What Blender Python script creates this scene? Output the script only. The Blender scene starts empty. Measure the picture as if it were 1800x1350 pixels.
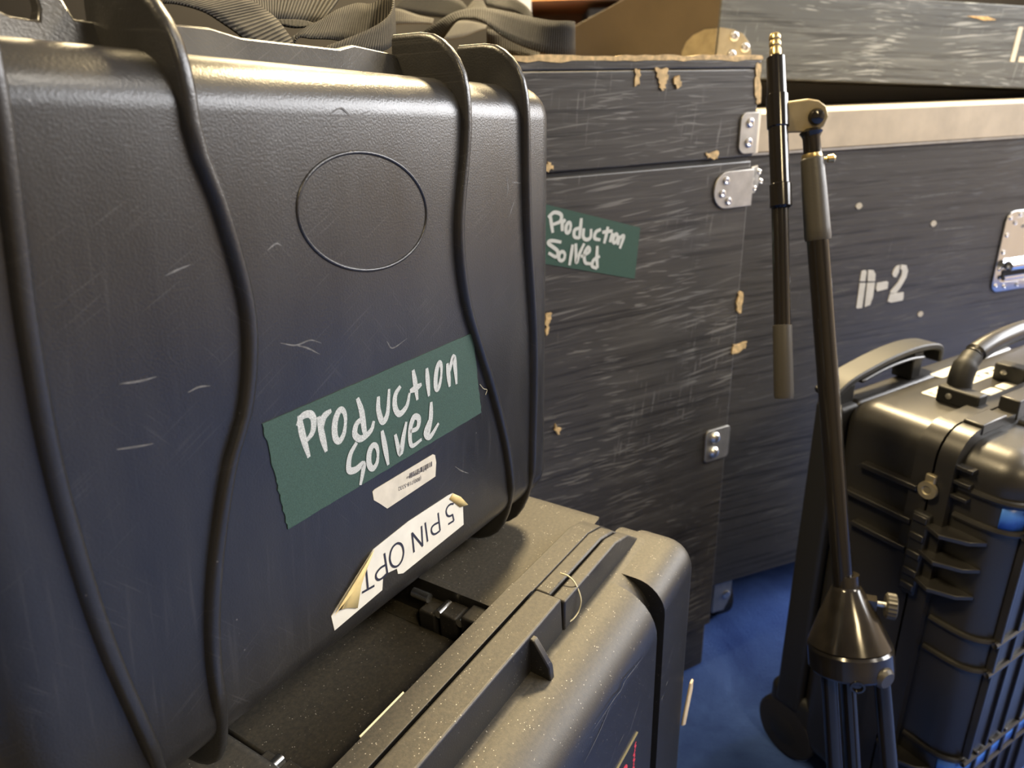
import bpy, bmesh, math, random
from mathutils import Vector, Matrix
random.seed(7)
SC = bpy.context.scene
COL = SC.collection

# ------------------------------------------------------------------ camera
CAM_F, CAM_PITCH, CAM_ROLL, CAM_Z = 1250.0, math.radians(21.6), math.radians(1.9), 0.88
_fw = Vector((0, math.cos(CAM_PITCH), -math.sin(CAM_PITCH)))
_r0 = Vector((1, 0, 0)); _d0 = Vector((0, -math.sin(CAM_PITCH), -math.cos(CAM_PITCH)))
_rt = math.cos(CAM_ROLL) * _r0 + math.sin(CAM_ROLL) * _d0
_dn = math.cos(CAM_ROLL) * _d0 - math.sin(CAM_ROLL) * _r0
cd = bpy.data.cameras.new('camera'); cam = bpy.data.objects.new('camera', cd); COL.objects.link(cam)
cam.matrix_world = Matrix(((_rt.x, -_dn.x, -_fw.x, 0), (_rt.y, -_dn.y, -_fw.y, 0), (_rt.z, -_dn.z, -_fw.z, CAM_Z), (0, 0, 0, 1)))
cd.sensor_fit = 'HORIZONTAL'; cd.sensor_width = 36.0; cd.lens = 36.0 * CAM_F / 1800.0
cd.clip_start = 0.01; cd.clip_end = 50
cd.dof.use_dof = True; cd.dof.focus_distance = 0.40; cd.dof.aperture_fstop = 11.0
SC.camera = cam

# ------------------------------------------------------------------ world, lamps, exposure
w = bpy.data.worlds.new('world'); SC.world = w; w.use_nodes = True
w.node_tree.nodes['Background'].inputs[0].default_value = (0.5, 0.52, 0.6, 1)
w.node_tree.nodes['Background'].inputs[1].default_value = 0.02
def area(name, loc, target, sx, sy, power, color):
    l = bpy.data.lights.new(name, 'AREA'); l.shape = 'RECTANGLE'; l.size = sx; l.size_y = sy
    l.energy = power; l.color = color
    o = bpy.data.objects.new(name, l); COL.objects.link(o); o.location = loc
    d = Vector(target) - Vector(loc)
    o.rotation_euler = d.to_track_quat('-Z', 'Y').to_euler()
    return o
WARM = (1.0, 0.78, 0.44)
COOL = (0.94, 0.95, 0.98)
NEUTRAL = (1.0, 0.92, 0.80)
area('ceiling_lamp_light', (0.75, 2.12, 2.74), (0.75, 2.12, 0), 0.40, 0.40, 130, WARM)
for lx in (-1.6, -0.5, 0.6, 1.7):
    area('ceiling_lamp_light', (lx, 3.6, 2.74), (lx, 3.6, 0), 0.8, 0.5, 40, WARM)
area('ceiling_lamp_light', (1.9, 0.2, 2.74), (1.9, 0.2, 0), 0.5, 0.5, 14, NEUTRAL)
area('ceiling_lamp_light', (0.8, -1.7, 2.74), (0.8, -1.7, 0), 0.5, 0.5, 22, WARM)
area('ceiling_lamp_light', (-1.2, 0.2, 2.74), (-1.2, 0.2, 0), 0.5, 0.5, 36, WARM)
area('window_daylight', (3.36, 1.2, 1.75), (0.2, 0.9, 0.8), 3.2, 1.4, 135, COOL)
SC.view_settings.view_transform = 'Standard'; SC.view_settings.look = 'None'
SC.view_settings.gamma = 1.0; SC.view_settings.exposure = 1.0
SC.view_settings.use_curve_mapping = False
SC.cycles.use_denoising = True
SC.cycles.adaptive_threshold = 0.03; SC.cycles.max_bounces = 4; SC.cycles.diffuse_bounces = 2; SC.cycles.glossy_bounces = 3
SC.cycles.caustics_reflective = False; SC.cycles.caustics_refractive = False

# ------------------------------------------------------------------ material helpers
class NT:
    def __init__(s, name):
        s.m = bpy.data.materials.new(name); s.m.use_nodes = True
        s.t = s.m.node_tree; s.b = s.t.nodes['Principled BSDF']
    def n(s, typ, props=None, **ins):
        nd = s.t.nodes.new(typ)
        for k, v in (props or {}).items(): setattr(nd, k, v)
        for k, v in ins.items():
            key = int(k[1:]) if k[0] == 'i' and k[1:].isdigit() else k.replace('_', ' ')
            s.put(nd.inputs[key], v)
        return nd
    def put(s, sock, v):
        if isinstance(v, bpy.types.NodeSocket): s.t.links.new(v, sock)
        elif isinstance(v, bpy.types.Node): s.t.links.new(v.outputs[0], sock)
        elif isinstance(v, (tuple, list)) and len(v) == 3 and sock.type == 'RGBA': sock.default_value = (*v, 1)
        else: sock.default_value = v
    def coord(s, scale=(1, 1, 1), rot=(0, 0, 0), out='Object', loc=(0, 0, 0)):
        tc = s.n('ShaderNodeTexCoord')
        mp = s.n('ShaderNodeMapping'); s.t.links.new(tc.outputs[out], mp.inputs[0])
        mp.inputs[1].default_value = loc; mp.inputs[2].default_value = rot; mp.inputs[3].default_value = scale
        return mp
    def noise(s, co, scale, detail=3, rough=.55, dist=0.0):
        nd = s.n('ShaderNodeTexNoise', Scale=scale, Detail=detail, Roughness=rough, Distortion=dist)
        s.put(nd.inputs['Vector'], co); return nd.outputs['Fac']
    def ramp(s, fac, *stops):
        nd = s.n('ShaderNodeValToRGB'); s.put(nd.inputs[0], fac)
        e = nd.color_ramp.elements
        while len(e) < len(stops): e.new(0.5)
        for el, (p, c) in zip(e, stops):
            el.position = p; el.color = (c, c, c, 1) if isinstance(c, (int, float)) else (*c, 1)
        return nd.outputs[0]
    def math(s, op, a, b=0.0):
        nd = s.n('ShaderNodeMath', {'operation': op}); s.put(nd.inputs[0], a); s.put(nd.inputs[1], b); return nd.outputs[0]
    def mix(s, fac, a, b):
        nd = s.n('ShaderNodeMix', {'data_type': 'RGBA'})
        s.put(nd.inputs[0], fac); s.put(nd.inputs[6], a); s.put(nd.inputs[7], b); return nd.outputs[2]
    def bump(s, h, strength=.2, dist=.001):
        nd = s.n('ShaderNodeBump', Strength=strength, Distance=dist); s.put(nd.inputs['Height'], h)
        s.t.links.new(nd.outputs[0], s.b.inputs['Normal'])
    def set(s, **k):
        for a, v in k.items(): s.put(s.b.inputs[a.replace('_', ' ')], v)
        return s.m

def streaks(m, rot, long, thin, lo, hi, mask_scale=9, mlo=.5, mhi=.62, loc=(0, 0, 0)):
    """sparse thin scratches running along one direction of the object's xz face"""
    c0 = m.coord((1, 1, 1), rot, loc=loc)
    co = m.n('ShaderNodeMapping'); m.t.links.new(c0.outputs[0], co.inputs[0]); co.inputs[3].default_value = (thin_inv(long), 1, thin_inv(thin))
    a = m.ramp(m.noise(co, 1.0, 1, .5), (lo, 0.0), (hi, 1.0))
    b = m.ramp(m.noise(m.coord(loc=(loc[0] + 3, 1, 2)), mask_scale, 1), (mlo, 0.0), (mhi, 1.0))
    return m.math('MULTIPLY', a, b)
def thin_inv(x): return 1.0 / x

def simple(name, col, rough=.5, metal=0.0, nscale=0, namt=.15, bump=0, bscale=400, spec=.5):
    m = NT(name)
    c = col
    if nscale:
        f = m.noise(m.coord(), nscale, 4)
        c = m.mix(m.ramp(f, (.3, 0.0), (.7, 1.0)), tuple(x * (1 - namt) for x in col), tuple(min(1, x * (1 + namt)) for x in col))
    if bump: m.bump(m.noise(m.coord(), bscale, 1), bump, .0006)
    return m.set(Base_Color=c, Roughness=rough, Metallic=metal, Specular_IOR_Level=spec)

M = {}
# upper case : worn glossy black plastic
m = NT('black_plastic')
sc1 = streaks(m, (0, .5, 0), .035, .0011, .63, .70, 14, .48, .58)
sc2 = streaks(m, (0, -.9, 0), .03, .0009, .64, .70, 16, .50, .60, (5, 2, 1))
sc3 = streaks(m, (0, 1.5, 0), .045, .0025, .58, .75, 7, .45, .62, (1, 7, 3))
scr = m.math('MAXIMUM', m.math('MAXIMUM', sc1, sc2), m.math('MULTIPLY', sc3, .6))
spk = m.n('ShaderNodeTexVoronoi', Scale=160.0); m.put(spk.inputs['Vector'], m.coord())
spk = m.math('MULTIPLY', m.ramp(spk.outputs['Distance'], (.05, 1.0), (.09, 0.0)), m.ramp(m.noise(m.coord(), 55, 2), (.60, 0.0), (.66, 1.0)))
wear = m.math('MAXIMUM', m.math('MULTIPLY', scr, .075), m.math('MULTIPLY', spk, .45))
cloud = m.noise(m.coord((1, 1, .45)), 14, 4, .6)
m.bump(m.noise(m.coord(), 900, 1), .24, .0004)
M['plastic'] = m.set(Base_Color=m.mix(wear, m.mix(m.ramp(m.noise(m.coord((9, 9, 2.5)), 3.0, 5, .65), (.35, 0.0), (.65, 1.0)), (.017, .0165, .0165), (.026, .025, .024)), (.26, .25, .24)),
                     Roughness=m.ramp(cloud, (.3, .25), (.7, .37)), Specular_IOR_Level=.55)
# lower case : same plastic under dust
m = NT('dusty_plastic')
ge = m.n('ShaderNodeNewGeometry'); sp = m.n('ShaderNodeSeparateXYZ'); m.put(sp.inputs[0], ge.outputs['Normal'])
up = m.ramp(sp.outputs[2], (.35, 0.0), (.95, 1.0))
grain = m.ramp(m.noise(m.coord(), 420, 4, .7), (.35, .35), (.7, 1.0))
vo = m.n('ShaderNodeTexVoronoi', Scale=520.0); m.put(vo.inputs['Vector'], m.coord())
dots = m.math('MULTIPLY', m.ramp(vo.outputs['Distance'], (.11, 1.0), (.19, 0.0)), m.ramp(m.noise(m.coord(), 130, 2), (.52, 0.0), (.60, 1.0)))
dust = m.math('MULTIPLY', up, grain)
c = m.mix(m.math('MULTIPLY', dust, .50), (.018, .0175, .0175), (.125, .108, .074))
c = m.mix(m.math('MULTIPLY', dots, m.ramp(sp.outputs[2], (.1, .35), (.9, 1.0))), c, (.5, .47, .4))
sc = streaks(m, (0, .75, 0), .05, .0013, .70, .75, 10, .48, .6)
c = m.mix(m.math('MULTIPLY', sc, .3), c, (.3, .3, .32))
m.bump(m.noise(m.coord(), 1100, 1), .14, .0004)
M['dusty'] = m.set(Base_Color=c, Roughness=m.mix(up, (.36, .36, .36), (.62, .62, .62)), Specular_IOR_Level=.55)
# trolley case
m = NT('trolley_plastic')
m.bump(m.noise(m.coord(), 900, 1), .12, .0004)
M['trolley'] = m.set(Base_Color=(.020, .019, .018), Roughness=m.ramp(m.noise(m.coord(), 12, 3), (.3, .30), (.7, .42)), Specular_IOR_Level=.6)
M['black_matte'] = simple('black_matte_plastic', (.012, .012, .012), .55)
M['rubber'] = simple('black_rubber', (.014, .013, .013), .6, bump=.3)
M['blue_tape'] = simple('blue_tape', (.06, .20, .68), .34, nscale=40)
# painted plywood
def paint_wood(name, dark, light, amount, grainz, warm=None):
    m = NT(name)
    s1 = m.ramp(m.noise(m.coord((4, 4, grainz)), 1.0, 6, .65), (.50, 0.0), (.72, 1.0))
    s2 = streaks(m, (0, .10, 0), .09, .0036, .60, .64, 6, .44, .56)
    s3 = streaks(m, (0, -.06, 0), .045, .0030, .61, .65, 8, .46, .57, (4, 1, 2))
    s4 = streaks(m, (0, 1.45, 0), .05, .004, .64, .70, 7, .52, .62, (9, 1, 2))
    gr = m.ramp(m.noise(m.coord((3, 3, 120)), 1.0, 5, .7, .3), (.40, 1.0), (.46, 0.0))
    ms = m.math('MAXIMUM', m.math('MAXIMUM', s2, s3), m.math('MULTIPLY', s4, .7))
    c = m.mix(m.math('MULTIPLY', s1, amount * .35), dark, light)
    c = m.mix(m.math('MULTIPLY', ms, amount), c, light)
    c = m.mix(m.math('MULTIPLY', gr, .75), c, tuple(x * .35 for x in dark))
    m.bump(m.noise(m.coord((5, 5, 140)), 1.0, 2, .7), .4, .0012)
    return m.set(Base_Color=c, Roughness=m.mix(ms, (.42, .42, .42), (.6, .6, .6)), Specular_IOR_Level=.5)
M['wood_black'] = paint_wood('black_painted_plywood', (.052, .048, .043), (.23, .22, .20), .6, 70)
M['d2_black'] = paint_wood('charcoal_painted_plywood', (.060, .057, .054), (.19, .185, .18), .30, 30)
M['wood_grey'] = paint_wood('grey_painted_board', (.085, .098, .115), (.34, .385, .43), .8, 60)
M['wood_brown'] = simple('brown_painted_board', (.088, .068, .044), .55, nscale=8, bump=.2, bscale=80)
M['raw_wood'] = simple('bare_wood', (.62, .44, .21), .7, nscale=160, namt=.35, bump=.4, bscale=300)
M['tongue'] = simple('scuffed_pale_aluminium', (.60, .50, .36), .5, .0, nscale=22, namt=.14, bump=.15)
M['zinc'] = simple('zinc_plate', (.48, .47, .44), .38, .75, nscale=60, namt=.15, bump=.08)
M['zinc_warm'] = simple('yellowed_zinc_plate', (.40, .35, .24), .42, .6, nscale=40, namt=.2)
M['screw'] = simple('bright_screw_steel', (.75, .74, .72), .25, .9)
M['chrome'] = simple('chrome', (.72, .74, .78), .10, 1.0)
M['black_metal'] = simple('glossy_black_metal', (.014, .012, .010), .13, 0, spec=.6)
M['cast'] = simple('black_cast_metal', (.026, .022, .017), .16, .2, nscale=50, namt=.4, spec=.9)
M['olive_metal'] = simple('yellowed_hinge_metal', (.34, .27, .14), .45, .3, nscale=60, namt=.12)
M['grip'] = simple('grey_rubber_grip', (.050, .045, .036), .42, bump=.2, bscale=700)
M['pin'] = simple('steel_pin', (.6, .6, .58), .22, .95)
M['brass'] = simple('brass_thread', (.55, .42, .2), .3, .9)
# gaffer tape with cloth weave
def gaffer(name, col):
    m = NT(name)
    n1 = m.noise(m.coord(), 1500, 3, .7); n2 = m.noise(m.coord(), 60, 3)
    c = m.mix(m.ramp(n1, (.3, 0.0), (.75, 1.0)), tuple(x * .72 for x in col), tuple(x * 1.35 for x in col))
    m.bump(n1, .35, .0004)
    return m.set(Base_Color=c, Roughness=.55, Specular_IOR_Level=.4)
M['green_tape'] = gaffer('green_gaffer_tape', (.038, .076, .058))
M['green_tape2'] = gaffer('green_gaffer_tape_smooth', (.040, .090, .066))
m = NT('silver_marker'); M['marker'] = m.set(Base_Color=m.mix(m.ramp(m.noise(m.coord(), 2500, 2), (.4, 0.0), (.6, 1.0)), (.34, .36, .34), (.62, .63, .60)), Roughness=.5)
M['marker2'] = simple('white_marker', (.62, .64, .60), .5)
M['label'] = simple('white_label', (.76, .73, .63), .45, nscale=90, namt=.06)
M['asset'] = simple('aged_label', (.62, .57, .46), .45, nscale=120, namt=.10)
M['label_back'] = simple('yellowed_label_back', (.78, .60, .26), .5, nscale=90, namt=.15)
M['ink'] = simple('black_ink', (.02, .022, .04), .5)
M['white_paint'] = simple('white_stencil_paint', (.66, .64, .58), .6, nscale=60, namt=.10)
M['pale_wear'] = simple('pale_scuff', (.11, .107, .10), .55, nscale=300, namt=.5)
M['pale_dot'] = simple('pale_chip', (.55, .5, .4), .6)
M['red'] = simple('red_print', (.62, .05, .07), .5)
M['gold'] = simple('gold_edge', (.45, .38, .2), .4, .4)
M['thread'] = simple('cream_thread', (.75, .68, .45), .7)
M['beige'] = simple('beige_plastic', (.62, .5, .33), .5, nscale=50)
# webbing : ribs run across the strap, uv.x is metres along it
def webbing(name, a, b):
    m = NT(name)
    tc = m.n('ShaderNodeTexCoord'); mp = m.n('ShaderNodeMapping'); m.t.links.new(tc.outputs['UV'], mp.inputs[0])
    wv = m.n('ShaderNodeTexWave', {'bands_direction': 'X', 'wave_profile': 'SIN'}, Scale=122.0, Distortion=0.6, Detail=1.0)
    m.put(wv.inputs['Vector'], mp); wv.inputs['Detail Scale'].default_value = 3
    f = wv.outputs['Fac']
    c = m.mix(f, a, b); m.bump(f, .8, .0009)
    return m.set(Base_Color=c, Roughness=.7, Specular_IOR_Level=.15)
M['web'] = webbing('grey_nylon_webbing', (.006, .0055, .005), (.075, .068, .056))
M['web_dark'] = webbing('dark_nylon_webbing', (.0035, .003, .0028), (.0075, .0068, .006))  # same webbing with shade put into the colour, for straps facing away from lamps
# carpet
m = NT('blue_carpet')
n1 = m.noise(m.coord((1, 1, 1), (0, 0, .6)), 7, 5, .65, .8); n2 = m.noise(m.coord(), 260, 3, .7)
c = m.mix(m.ramp(n1, (.35, 0.0), (.68, 1.0)), (.040, .076, .25), (.088, .165, .47))
c = m.mix(m.ramp(n2, (.3, .0), (.8, .5)), c, (.06, .13, .42))
m.bump(n2, .6, .004)
M['carpet'] = m.set(Base_Color=c, Roughness=.9, Specular_IOR_Level=.1)
M['wall'] = simple('grey_wall_paint', (.60, .53, .46), .8)
M['ceiling'] = simple('ceiling_paint', (.30, .28, .25), .9)
M['brown_wall'] = simple('brown_panel_wall', (.17, .135, .09), .6, nscale=3)
M['drape'] = simple('black_drape', (.022, .020, .019), .9)  # added black wall finish, keeps bounce light low from the left and back
M['frame_white'] = simple('window_frame_paint', (.7, .7, .68), .5)
M['shelf_brown'] = simple('brown_shelf_wood', (.16, .07, .025), .5, nscale=20)
M['orange_wood'] = simple('orange_shelf_edge', (.45, .20, .06), .5)
M['post_grey'] = simple('grey_post', (.36, .36, .37), .5)
M['dark_box'] = simple('dark_crate', (.012, .010, .008), .6)
M['bottle'] = simple('cream_bottle', (.55, .50, .40), .4)

# ------------------------------------------------------------------ mesh helpers
def tag(o, label=None, cat=None, group=None, kind=None):
    if label: o['label'] = label
    if cat: o['category'] = cat
    if group: o['group'] = group
    if kind: o['kind'] = kind
    return o
def empty(name, loc=(0, 0, 0), X=None, Z=None):
    o = bpy.data.objects.new(name, None); COL.objects.link(o); o.empty_display_size = .05
    if X is not None:
        X = Vector(X).normalized(); Z = Vector(Z); Z = (Z - Z.dot(X) * X).normalized(); Y = Z.cross(X)
        o.matrix_world = Matrix(((X.x, Y.x, Z.x, loc[0]), (X.y, Y.y, Z.y, loc[1]), (X.z, Y.z, Z.z, loc[2]), (0, 0, 0, 1)))
    else: o.location = loc
    return o
def az(deg): a = math.radians(deg); return Vector((math.sin(a), math.cos(a), 0))
UPZ = Vector((0, 0, 1))

def catmull(pts, n=8):
    pts = [Vector(p) for p in pts]
    if len(pts) < 3: return [pts[0].lerp(pts[-1], i / n) for i in range(n + 1)]
    out = []
    for i in range(len(pts) - 1):
        p0 = pts[i - 1] if i else 2 * pts[0] - pts[1]
        p1, p2 = pts[i], pts[i + 1]
        p3 = pts[i + 2] if i + 2 < len(pts) else 2 * pts[-1] - pts[-2]
        for k in range(n):
            t = k / n
            out.append(.5 * ((2 * p1) + (p2 - p0) * t + (2 * p0 - 5 * p1 + 4 * p2 - p3) * t * t + (3 * p1 - p0 - 3 * p2 + p3) * t ** 3))
    out.append(pts[-1]); return out

class MB:
    def __init__(s): s.v = []; s.f = []; s.uv = None
    def add(s, v, f):
        n = len(s.v); s.v += [tuple(p) for p in v]; s.f += [tuple(i + n for i in q) for q in f]; return s
    def box(s, x0, x1, y0, y1, z0, z1):
        v = [(x, y, z) for x in (x0, x1) for y in (y0, y1) for z in (z0, z1)]
        return s.add(v, [(0, 1, 3, 2), (4, 6, 7, 5), (0, 4, 5, 1), (2, 3, 7, 6), (0, 2, 6, 4), (1, 5, 7, 3)])
    def prism(s, poly, axis, a0, a1):
        def P(p, a): return {'x': (a, p[0], p[1]), 'y': (p[0], a, p[1]), 'z': (p[0], p[1], a)}[axis]
        n = len(poly)
        return s.add([P(p, a0) for p in poly] + [P(p, a1) for p in poly],
                     [tuple(range(n))[::-1], tuple(range(n, 2 * n))] + [(i, (i + 1) % n, n + (i + 1) % n, n + i) for i in range(n)])
    def tube(s, path, r, seg=10, cap=True):
        path = [Vector(p) for p in path]; n = len(path)
        rs = r if isinstance(r, (list, tuple)) else [r] * n
        d0 = (path[1] - path[0]).normalized(); a = d0.orthogonal().normalized()
        vs = []
        for i, p in enumerate(path):
            d = (path[min(i + 1, n - 1)] - path[max(i - 1, 0)]).normalized()
            a = (a - a.dot(d) * d).normalized(); b = d.cross(a)
            vs += [p + rs[i] * (math.cos(k * 2 * math.pi / seg) * a + math.sin(k * 2 * math.pi / seg) * b) for k in range(seg)]
        fs = [(i * seg + k, i * seg + (k + 1) % seg, (i + 1) * seg + (k + 1) % seg, (i + 1) * seg + k) for i in range(n - 1) for k in range(seg)]
        if cap: fs += [tuple(range(seg))[::-1], tuple((n - 1) * seg + k for k in range(seg))]
        return s.add(vs, fs)
    def lathe(s, p0, axis, prof, seg=32):
        """prof: list of (distance along axis, radius)"""
        p0 = Vector(p0); d = Vector(axis).normalized()
        return s.tube_prof(p0, d, prof, seg)
    def tube_prof(s, p0, d, prof, seg):
        a = d.orthogonal().normalized(); b = d.cross(a); vs = []
        for t, r in prof:
            vs += [p0 + d * t + max(r, 1e-5) * (math.cos(k * 2 * math.pi / seg) * a + math.sin(k * 2 * math.pi / seg) * b) for k in range(seg)]
        n = len(prof)
        fs = [(i * seg + k, i * seg + (k + 1) % seg, (i + 1) * seg + (k + 1) % seg, (i + 1) * seg + k) for i in range(n - 1) for k in range(seg)]
        fs += [tuple(range(seg))[::-1], tuple((n - 1) * seg + k for k in range(seg))]
        return s.add(vs, fs)
    def stroke(s, pts, width, y, taper=.55, n=6):
        """flat pen stroke on the xz plane at depth y, facing -y"""
        c = catmull([(p[0], 0, p[1]) for p in pts], n) if len(pts) > 2 else catmull([(p[0], 0, p[1]) for p in pts], 4)
        N_ = len(c); vs = []
        for i, p in enumerate(c):
            d = (c[min(i + 1, N_ - 1)] - c[max(i - 1, 0)])
            if d.length < 1e-9: d = Vector((1, 0, 0))
            d.normalize(); q = Vector((-d.z, 0, d.x))
            t = i / (N_ - 1); wd = width * (taper + (1 - taper) * math.sin(math.pi * min(1, max(0, t * .9 + .08)))) * .5
            vs += [(p.x + q.x * wd, y, p.z + q.z * wd), (p.x - q.x * wd, y, p.z - q.z * wd)]
        # round the two ends
        return s.add(vs, [(2 * i, 2 * i + 1, 2 * i + 3, 2 * i + 2) for i in range(N_ - 1)])
    def build(s, name, mat, parent=None, bevel=0, seg=2, smooth=35, solid=0, weld=False):
        me = bpy.data.meshes.new(name); me.from_pydata(s.v, [], s.f)
        bm = bmesh.new(); bm.from_mesh(me)
        if weld: bmesh.ops.remove_doubles(bm, verts=bm.verts, dist=1e-5)
        bmesh.ops.recalc_face_normals(bm, faces=bm.faces)
        bm.to_mesh(me); bm.free()
        me.materials.append(M[mat])
        if smooth:
            me.polygons.foreach_set('use_smooth', [True] * len(me.polygons))
            if smooth < 180: me.set_sharp_from_angle(angle=math.radians(smooth))
        if s.uv:
            ul = me.uv_layers.new(name='UVMap')
            for lp in me.loops: ul.data[lp.index].uv = s.uv[lp.vertex_index]
        o = bpy.data.objects.new(name, me); COL.objects.link(o)
        if parent: o.parent = parent
        if solid:
            md = o.modifiers.new('solid', 'SOLIDIFY'); md.thickness = solid; md.offset = 0
        if bevel:
            md = o.modifiers.new('bevel', 'BEVEL'); md.width = bevel; md.segments = seg; md.limit_method = 'ANGLE'; md.angle_limit = math.radians(38)
            md.harden_normals = False
        return o

def rounded_box(name, b, r, mat, parent, seg=6, keep=None, sub=None):
    """box with real rounded edges; keep(v0, v1) -> False leaves that edge sharp"""
    x0, x1, y0, y1, z0, z1 = b
    bm = bmesh.new(); bmesh.ops.create_cube(bm, size=1)
    for v in bm.verts: v.co = ((x0 + x1) / 2 + v.co.x * (x1 - x0), (y0 + y1) / 2 + v.co.y * (y1 - y0), (z0 + z1) / 2 + v.co.z * (z1 - z0))
    ed = [e for e in bm.edges if keep is None or keep(e.verts[0].co, e.verts[1].co)]
    bmesh.ops.bevel(bm, geom=ed, offset=r, segments=seg, profile=.5, affect='EDGES', clamp_overlap=True)
    bmesh.ops.recalc_face_normals(bm, faces=bm.faces)
    me = bpy.data.meshes.new(name); bm.to_mesh(me); bm.free()
    me.materials.append(M[mat])
    me.polygons.foreach_set('use_smooth', [True] * len(me.polygons)); me.set_sharp_from_angle(angle=math.radians(35))
    o = bpy.data.objects.new(name, me); COL.objects.link(o)
    if parent: o.parent = parent
    return o
def ribbon(name, rows, mat, parent=None, n=8, thick=.0012):
    """rows: (x,y,z of one edge, x,y,z of the other)"""
    A = catmull([r[:3] for r in rows], n); B = catmull([r[3:] for r in rows], n)
    mb = MB(); uv = []; L = 0; K = 4
    for i, (a, b) in enumerate(zip(A, B)):
        if i: L += ((a - A[i - 1]).length + (b - B[i - 1]).length) / 2
        for k in range(K + 1): mb.v.append(tuple(a.lerp(b, k / K))); uv.append((L * 1.0, k / K))
    for i in range(len(A) - 1):
        for k in range(K): mb.f.append((i * (K + 1) + k, i * (K + 1) + k + 1, (i + 1) * (K + 1) + k + 1, (i + 1) * (K + 1) + k))
    mb.uv = uv
    return mb.build(name, mat, parent, smooth=180, solid=thick)
def text_mesh(name, body, size, mat, parent, loc, rot, sx=1.0):
    cu = bpy.data.curves.new(name, 'FONT'); cu.body = body; cu.size = size; cu.resolution_u = 3
    ob = bpy.data.objects.new(name, cu); COL.objects.link(ob)
    dg = bpy.context.evaluated_depsgraph_get(); dg.update()
    me = bpy.data.meshes.new_from_object(ob.evaluated_get(dg))
    bpy.data.objects.remove(ob); me.materials.clear(); me.materials.append(M[mat])
    o = bpy.data.objects.new(name, me); COL.objects.link(o); o.parent = parent
    o.location = loc; o.rotation_euler = rot; o.scale = (sx, 1, 1)
    return o
TAPE1_STROKES = [[(0.0179,0.0242),(0.0186,0.0145),(0.021,0.0019)],[(0.0164,0.0195),(0.0195,0.0231),(0.0243,0.0227),(0.0261,0.0189),(0.0245,0.0133),(0.0197,0.0102)],[(0.0292,0.0198),(0.0303,0.0092),(0.0318,0.0006)],[(0.0298,0.0123),(0.0323,0.0183),(0.0374,0.0202)],[(0.0455,0.0092),(0.0443,0.0059),(0.0426,0.0037),(0.0409,0.0028),(0.0394,0.0035),(0.0384,0.0056),(0.0382,0.0087),(0.0387,0.0122),(0.0399,0.0153),(0.0416,0.0176),(0.0433,0.0185),(0.0448,0.0178),(0.0458,0.0158),(0.0461,0.0127),(0.0455,0.0092)],[(0.0553,0.0208),(0.0575,0.0127),(0.0582,0.003),(0.0591,-0.0015)],[(0.0585,0.0093),(0.0532,0.0074),(0.0515,0.0023),(0.0556,-0.0015),(0.0629,0.0003),(0.0657,0.0048)],[(0.0703,0.0169),(0.0696,0.0097),(0.072,0.0022),(0.0762,0.0053),(0.0788,0.0185)],[(0.0878,0.0173),(0.0834,0.0138),(0.0824,0.007),(0.0857,0.0019),(0.0919,0.0045),(0.0949,0.0113)],[(0.0988,0.0234),(0.1,0.0153),(0.1011,0.0051)],[(0.0952,0.0121),(0.1004,0.0124),(0.1054,0.0132)],[(0.1106,0.0212),(0.1109,0.0132),(0.1114,0.0041)],[(0.1233,0.0127),(0.1222,0.0095),(0.1209,0.0071),(0.1196,0.006),(0.1185,0.0064),(0.1179,0.0082),(0.1179,0.0111),(0.1184,0.0144),(0.1194,0.0176),(0.1207,0.0199),(0.122,0.0211),(0.1231,0.0207),(0.1238,0.0189),(0.1238,0.016),(0.1233,0.0127)],[(0.1295,0.0189),(0.1303,0.011),(0.131,0.0039)],[(0.1304,0.0122),(0.1357,0.0213),(0.1371,0.0127),(0.1378,0.0035)],[(0.0521,-0.0023),(0.0468,-0.0074),(0.0452,-0.0147),(0.0498,-0.0166),(0.0555,-0.0157),(0.0543,-0.0212),(0.0522,-0.0264)],[(0.0665,-0.0162),(0.0656,-0.0188),(0.0641,-0.0205),(0.0625,-0.0211),(0.0611,-0.0204),(0.06,-0.0186),(0.0596,-0.016),(0.0599,-0.0131),(0.0608,-0.0106),(0.0622,-0.0089),(0.0638,-0.0083),(0.0653,-0.009),(0.0664,-0.0108),(0.0668,-0.0134),(0.0665,-0.0162)],[(0.071,-0.0026),(0.0725,-0.0131),(0.074,-0.0239)],[(0.081,-0.0085),(0.0841,-0.0211),(0.0876,-0.0121),(0.0907,-0.0044)],[(0.0931,-0.0112),(0.0997,-0.0113),(0.1013,-0.0061),(0.0971,-0.0041),(0.0933,-0.0107),(0.094,-0.0201),(0.1029,-0.0196)],[(0.113,0.0001),(0.112,-0.0092),(0.1094,-0.019)],[(0.1105,-0.0105),(0.1066,-0.0168),(0.1105,-0.0208),(0.119,-0.0152)]]
TAPE1 = [(-0.0022,0.0271),(0.1564,0.031),(0.1636,-0.0237),(0.0042,-0.0284)]
NAME_LABEL = [(0.0243,-0.0902),(0.0255,-0.0999),(0.0626,-0.0973),(0.0639,-0.0902),(0.0675,-0.0891),(0.071,-0.0897),(0.0757,-0.0907),(0.0763,-0.0946),(0.0807,-0.0967),(0.141,-0.0945),(0.1409,-0.0811),(0.1435,-0.0804),(0.1361,-0.0714),(0.1308,-0.067),(0.1262,-0.0664),(0.0876,-0.0659),(0.0581,-0.0685)]
NAME_FOLD = [(0.0584,-0.0685),(0.0512,-0.0718),(0.0251,-0.0894),(0.0277,-0.0881),(0.0354,-0.0917),(0.0424,-0.0964),(0.0467,-0.0841),(0.0524,-0.0759)]
NAME_CURL = [(0.1308,-0.067),(0.1361,-0.0714),(0.1435,-0.0804),(0.1372,-0.0799),(0.1322,-0.0746),(0.1267,-0.0691)]
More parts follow.
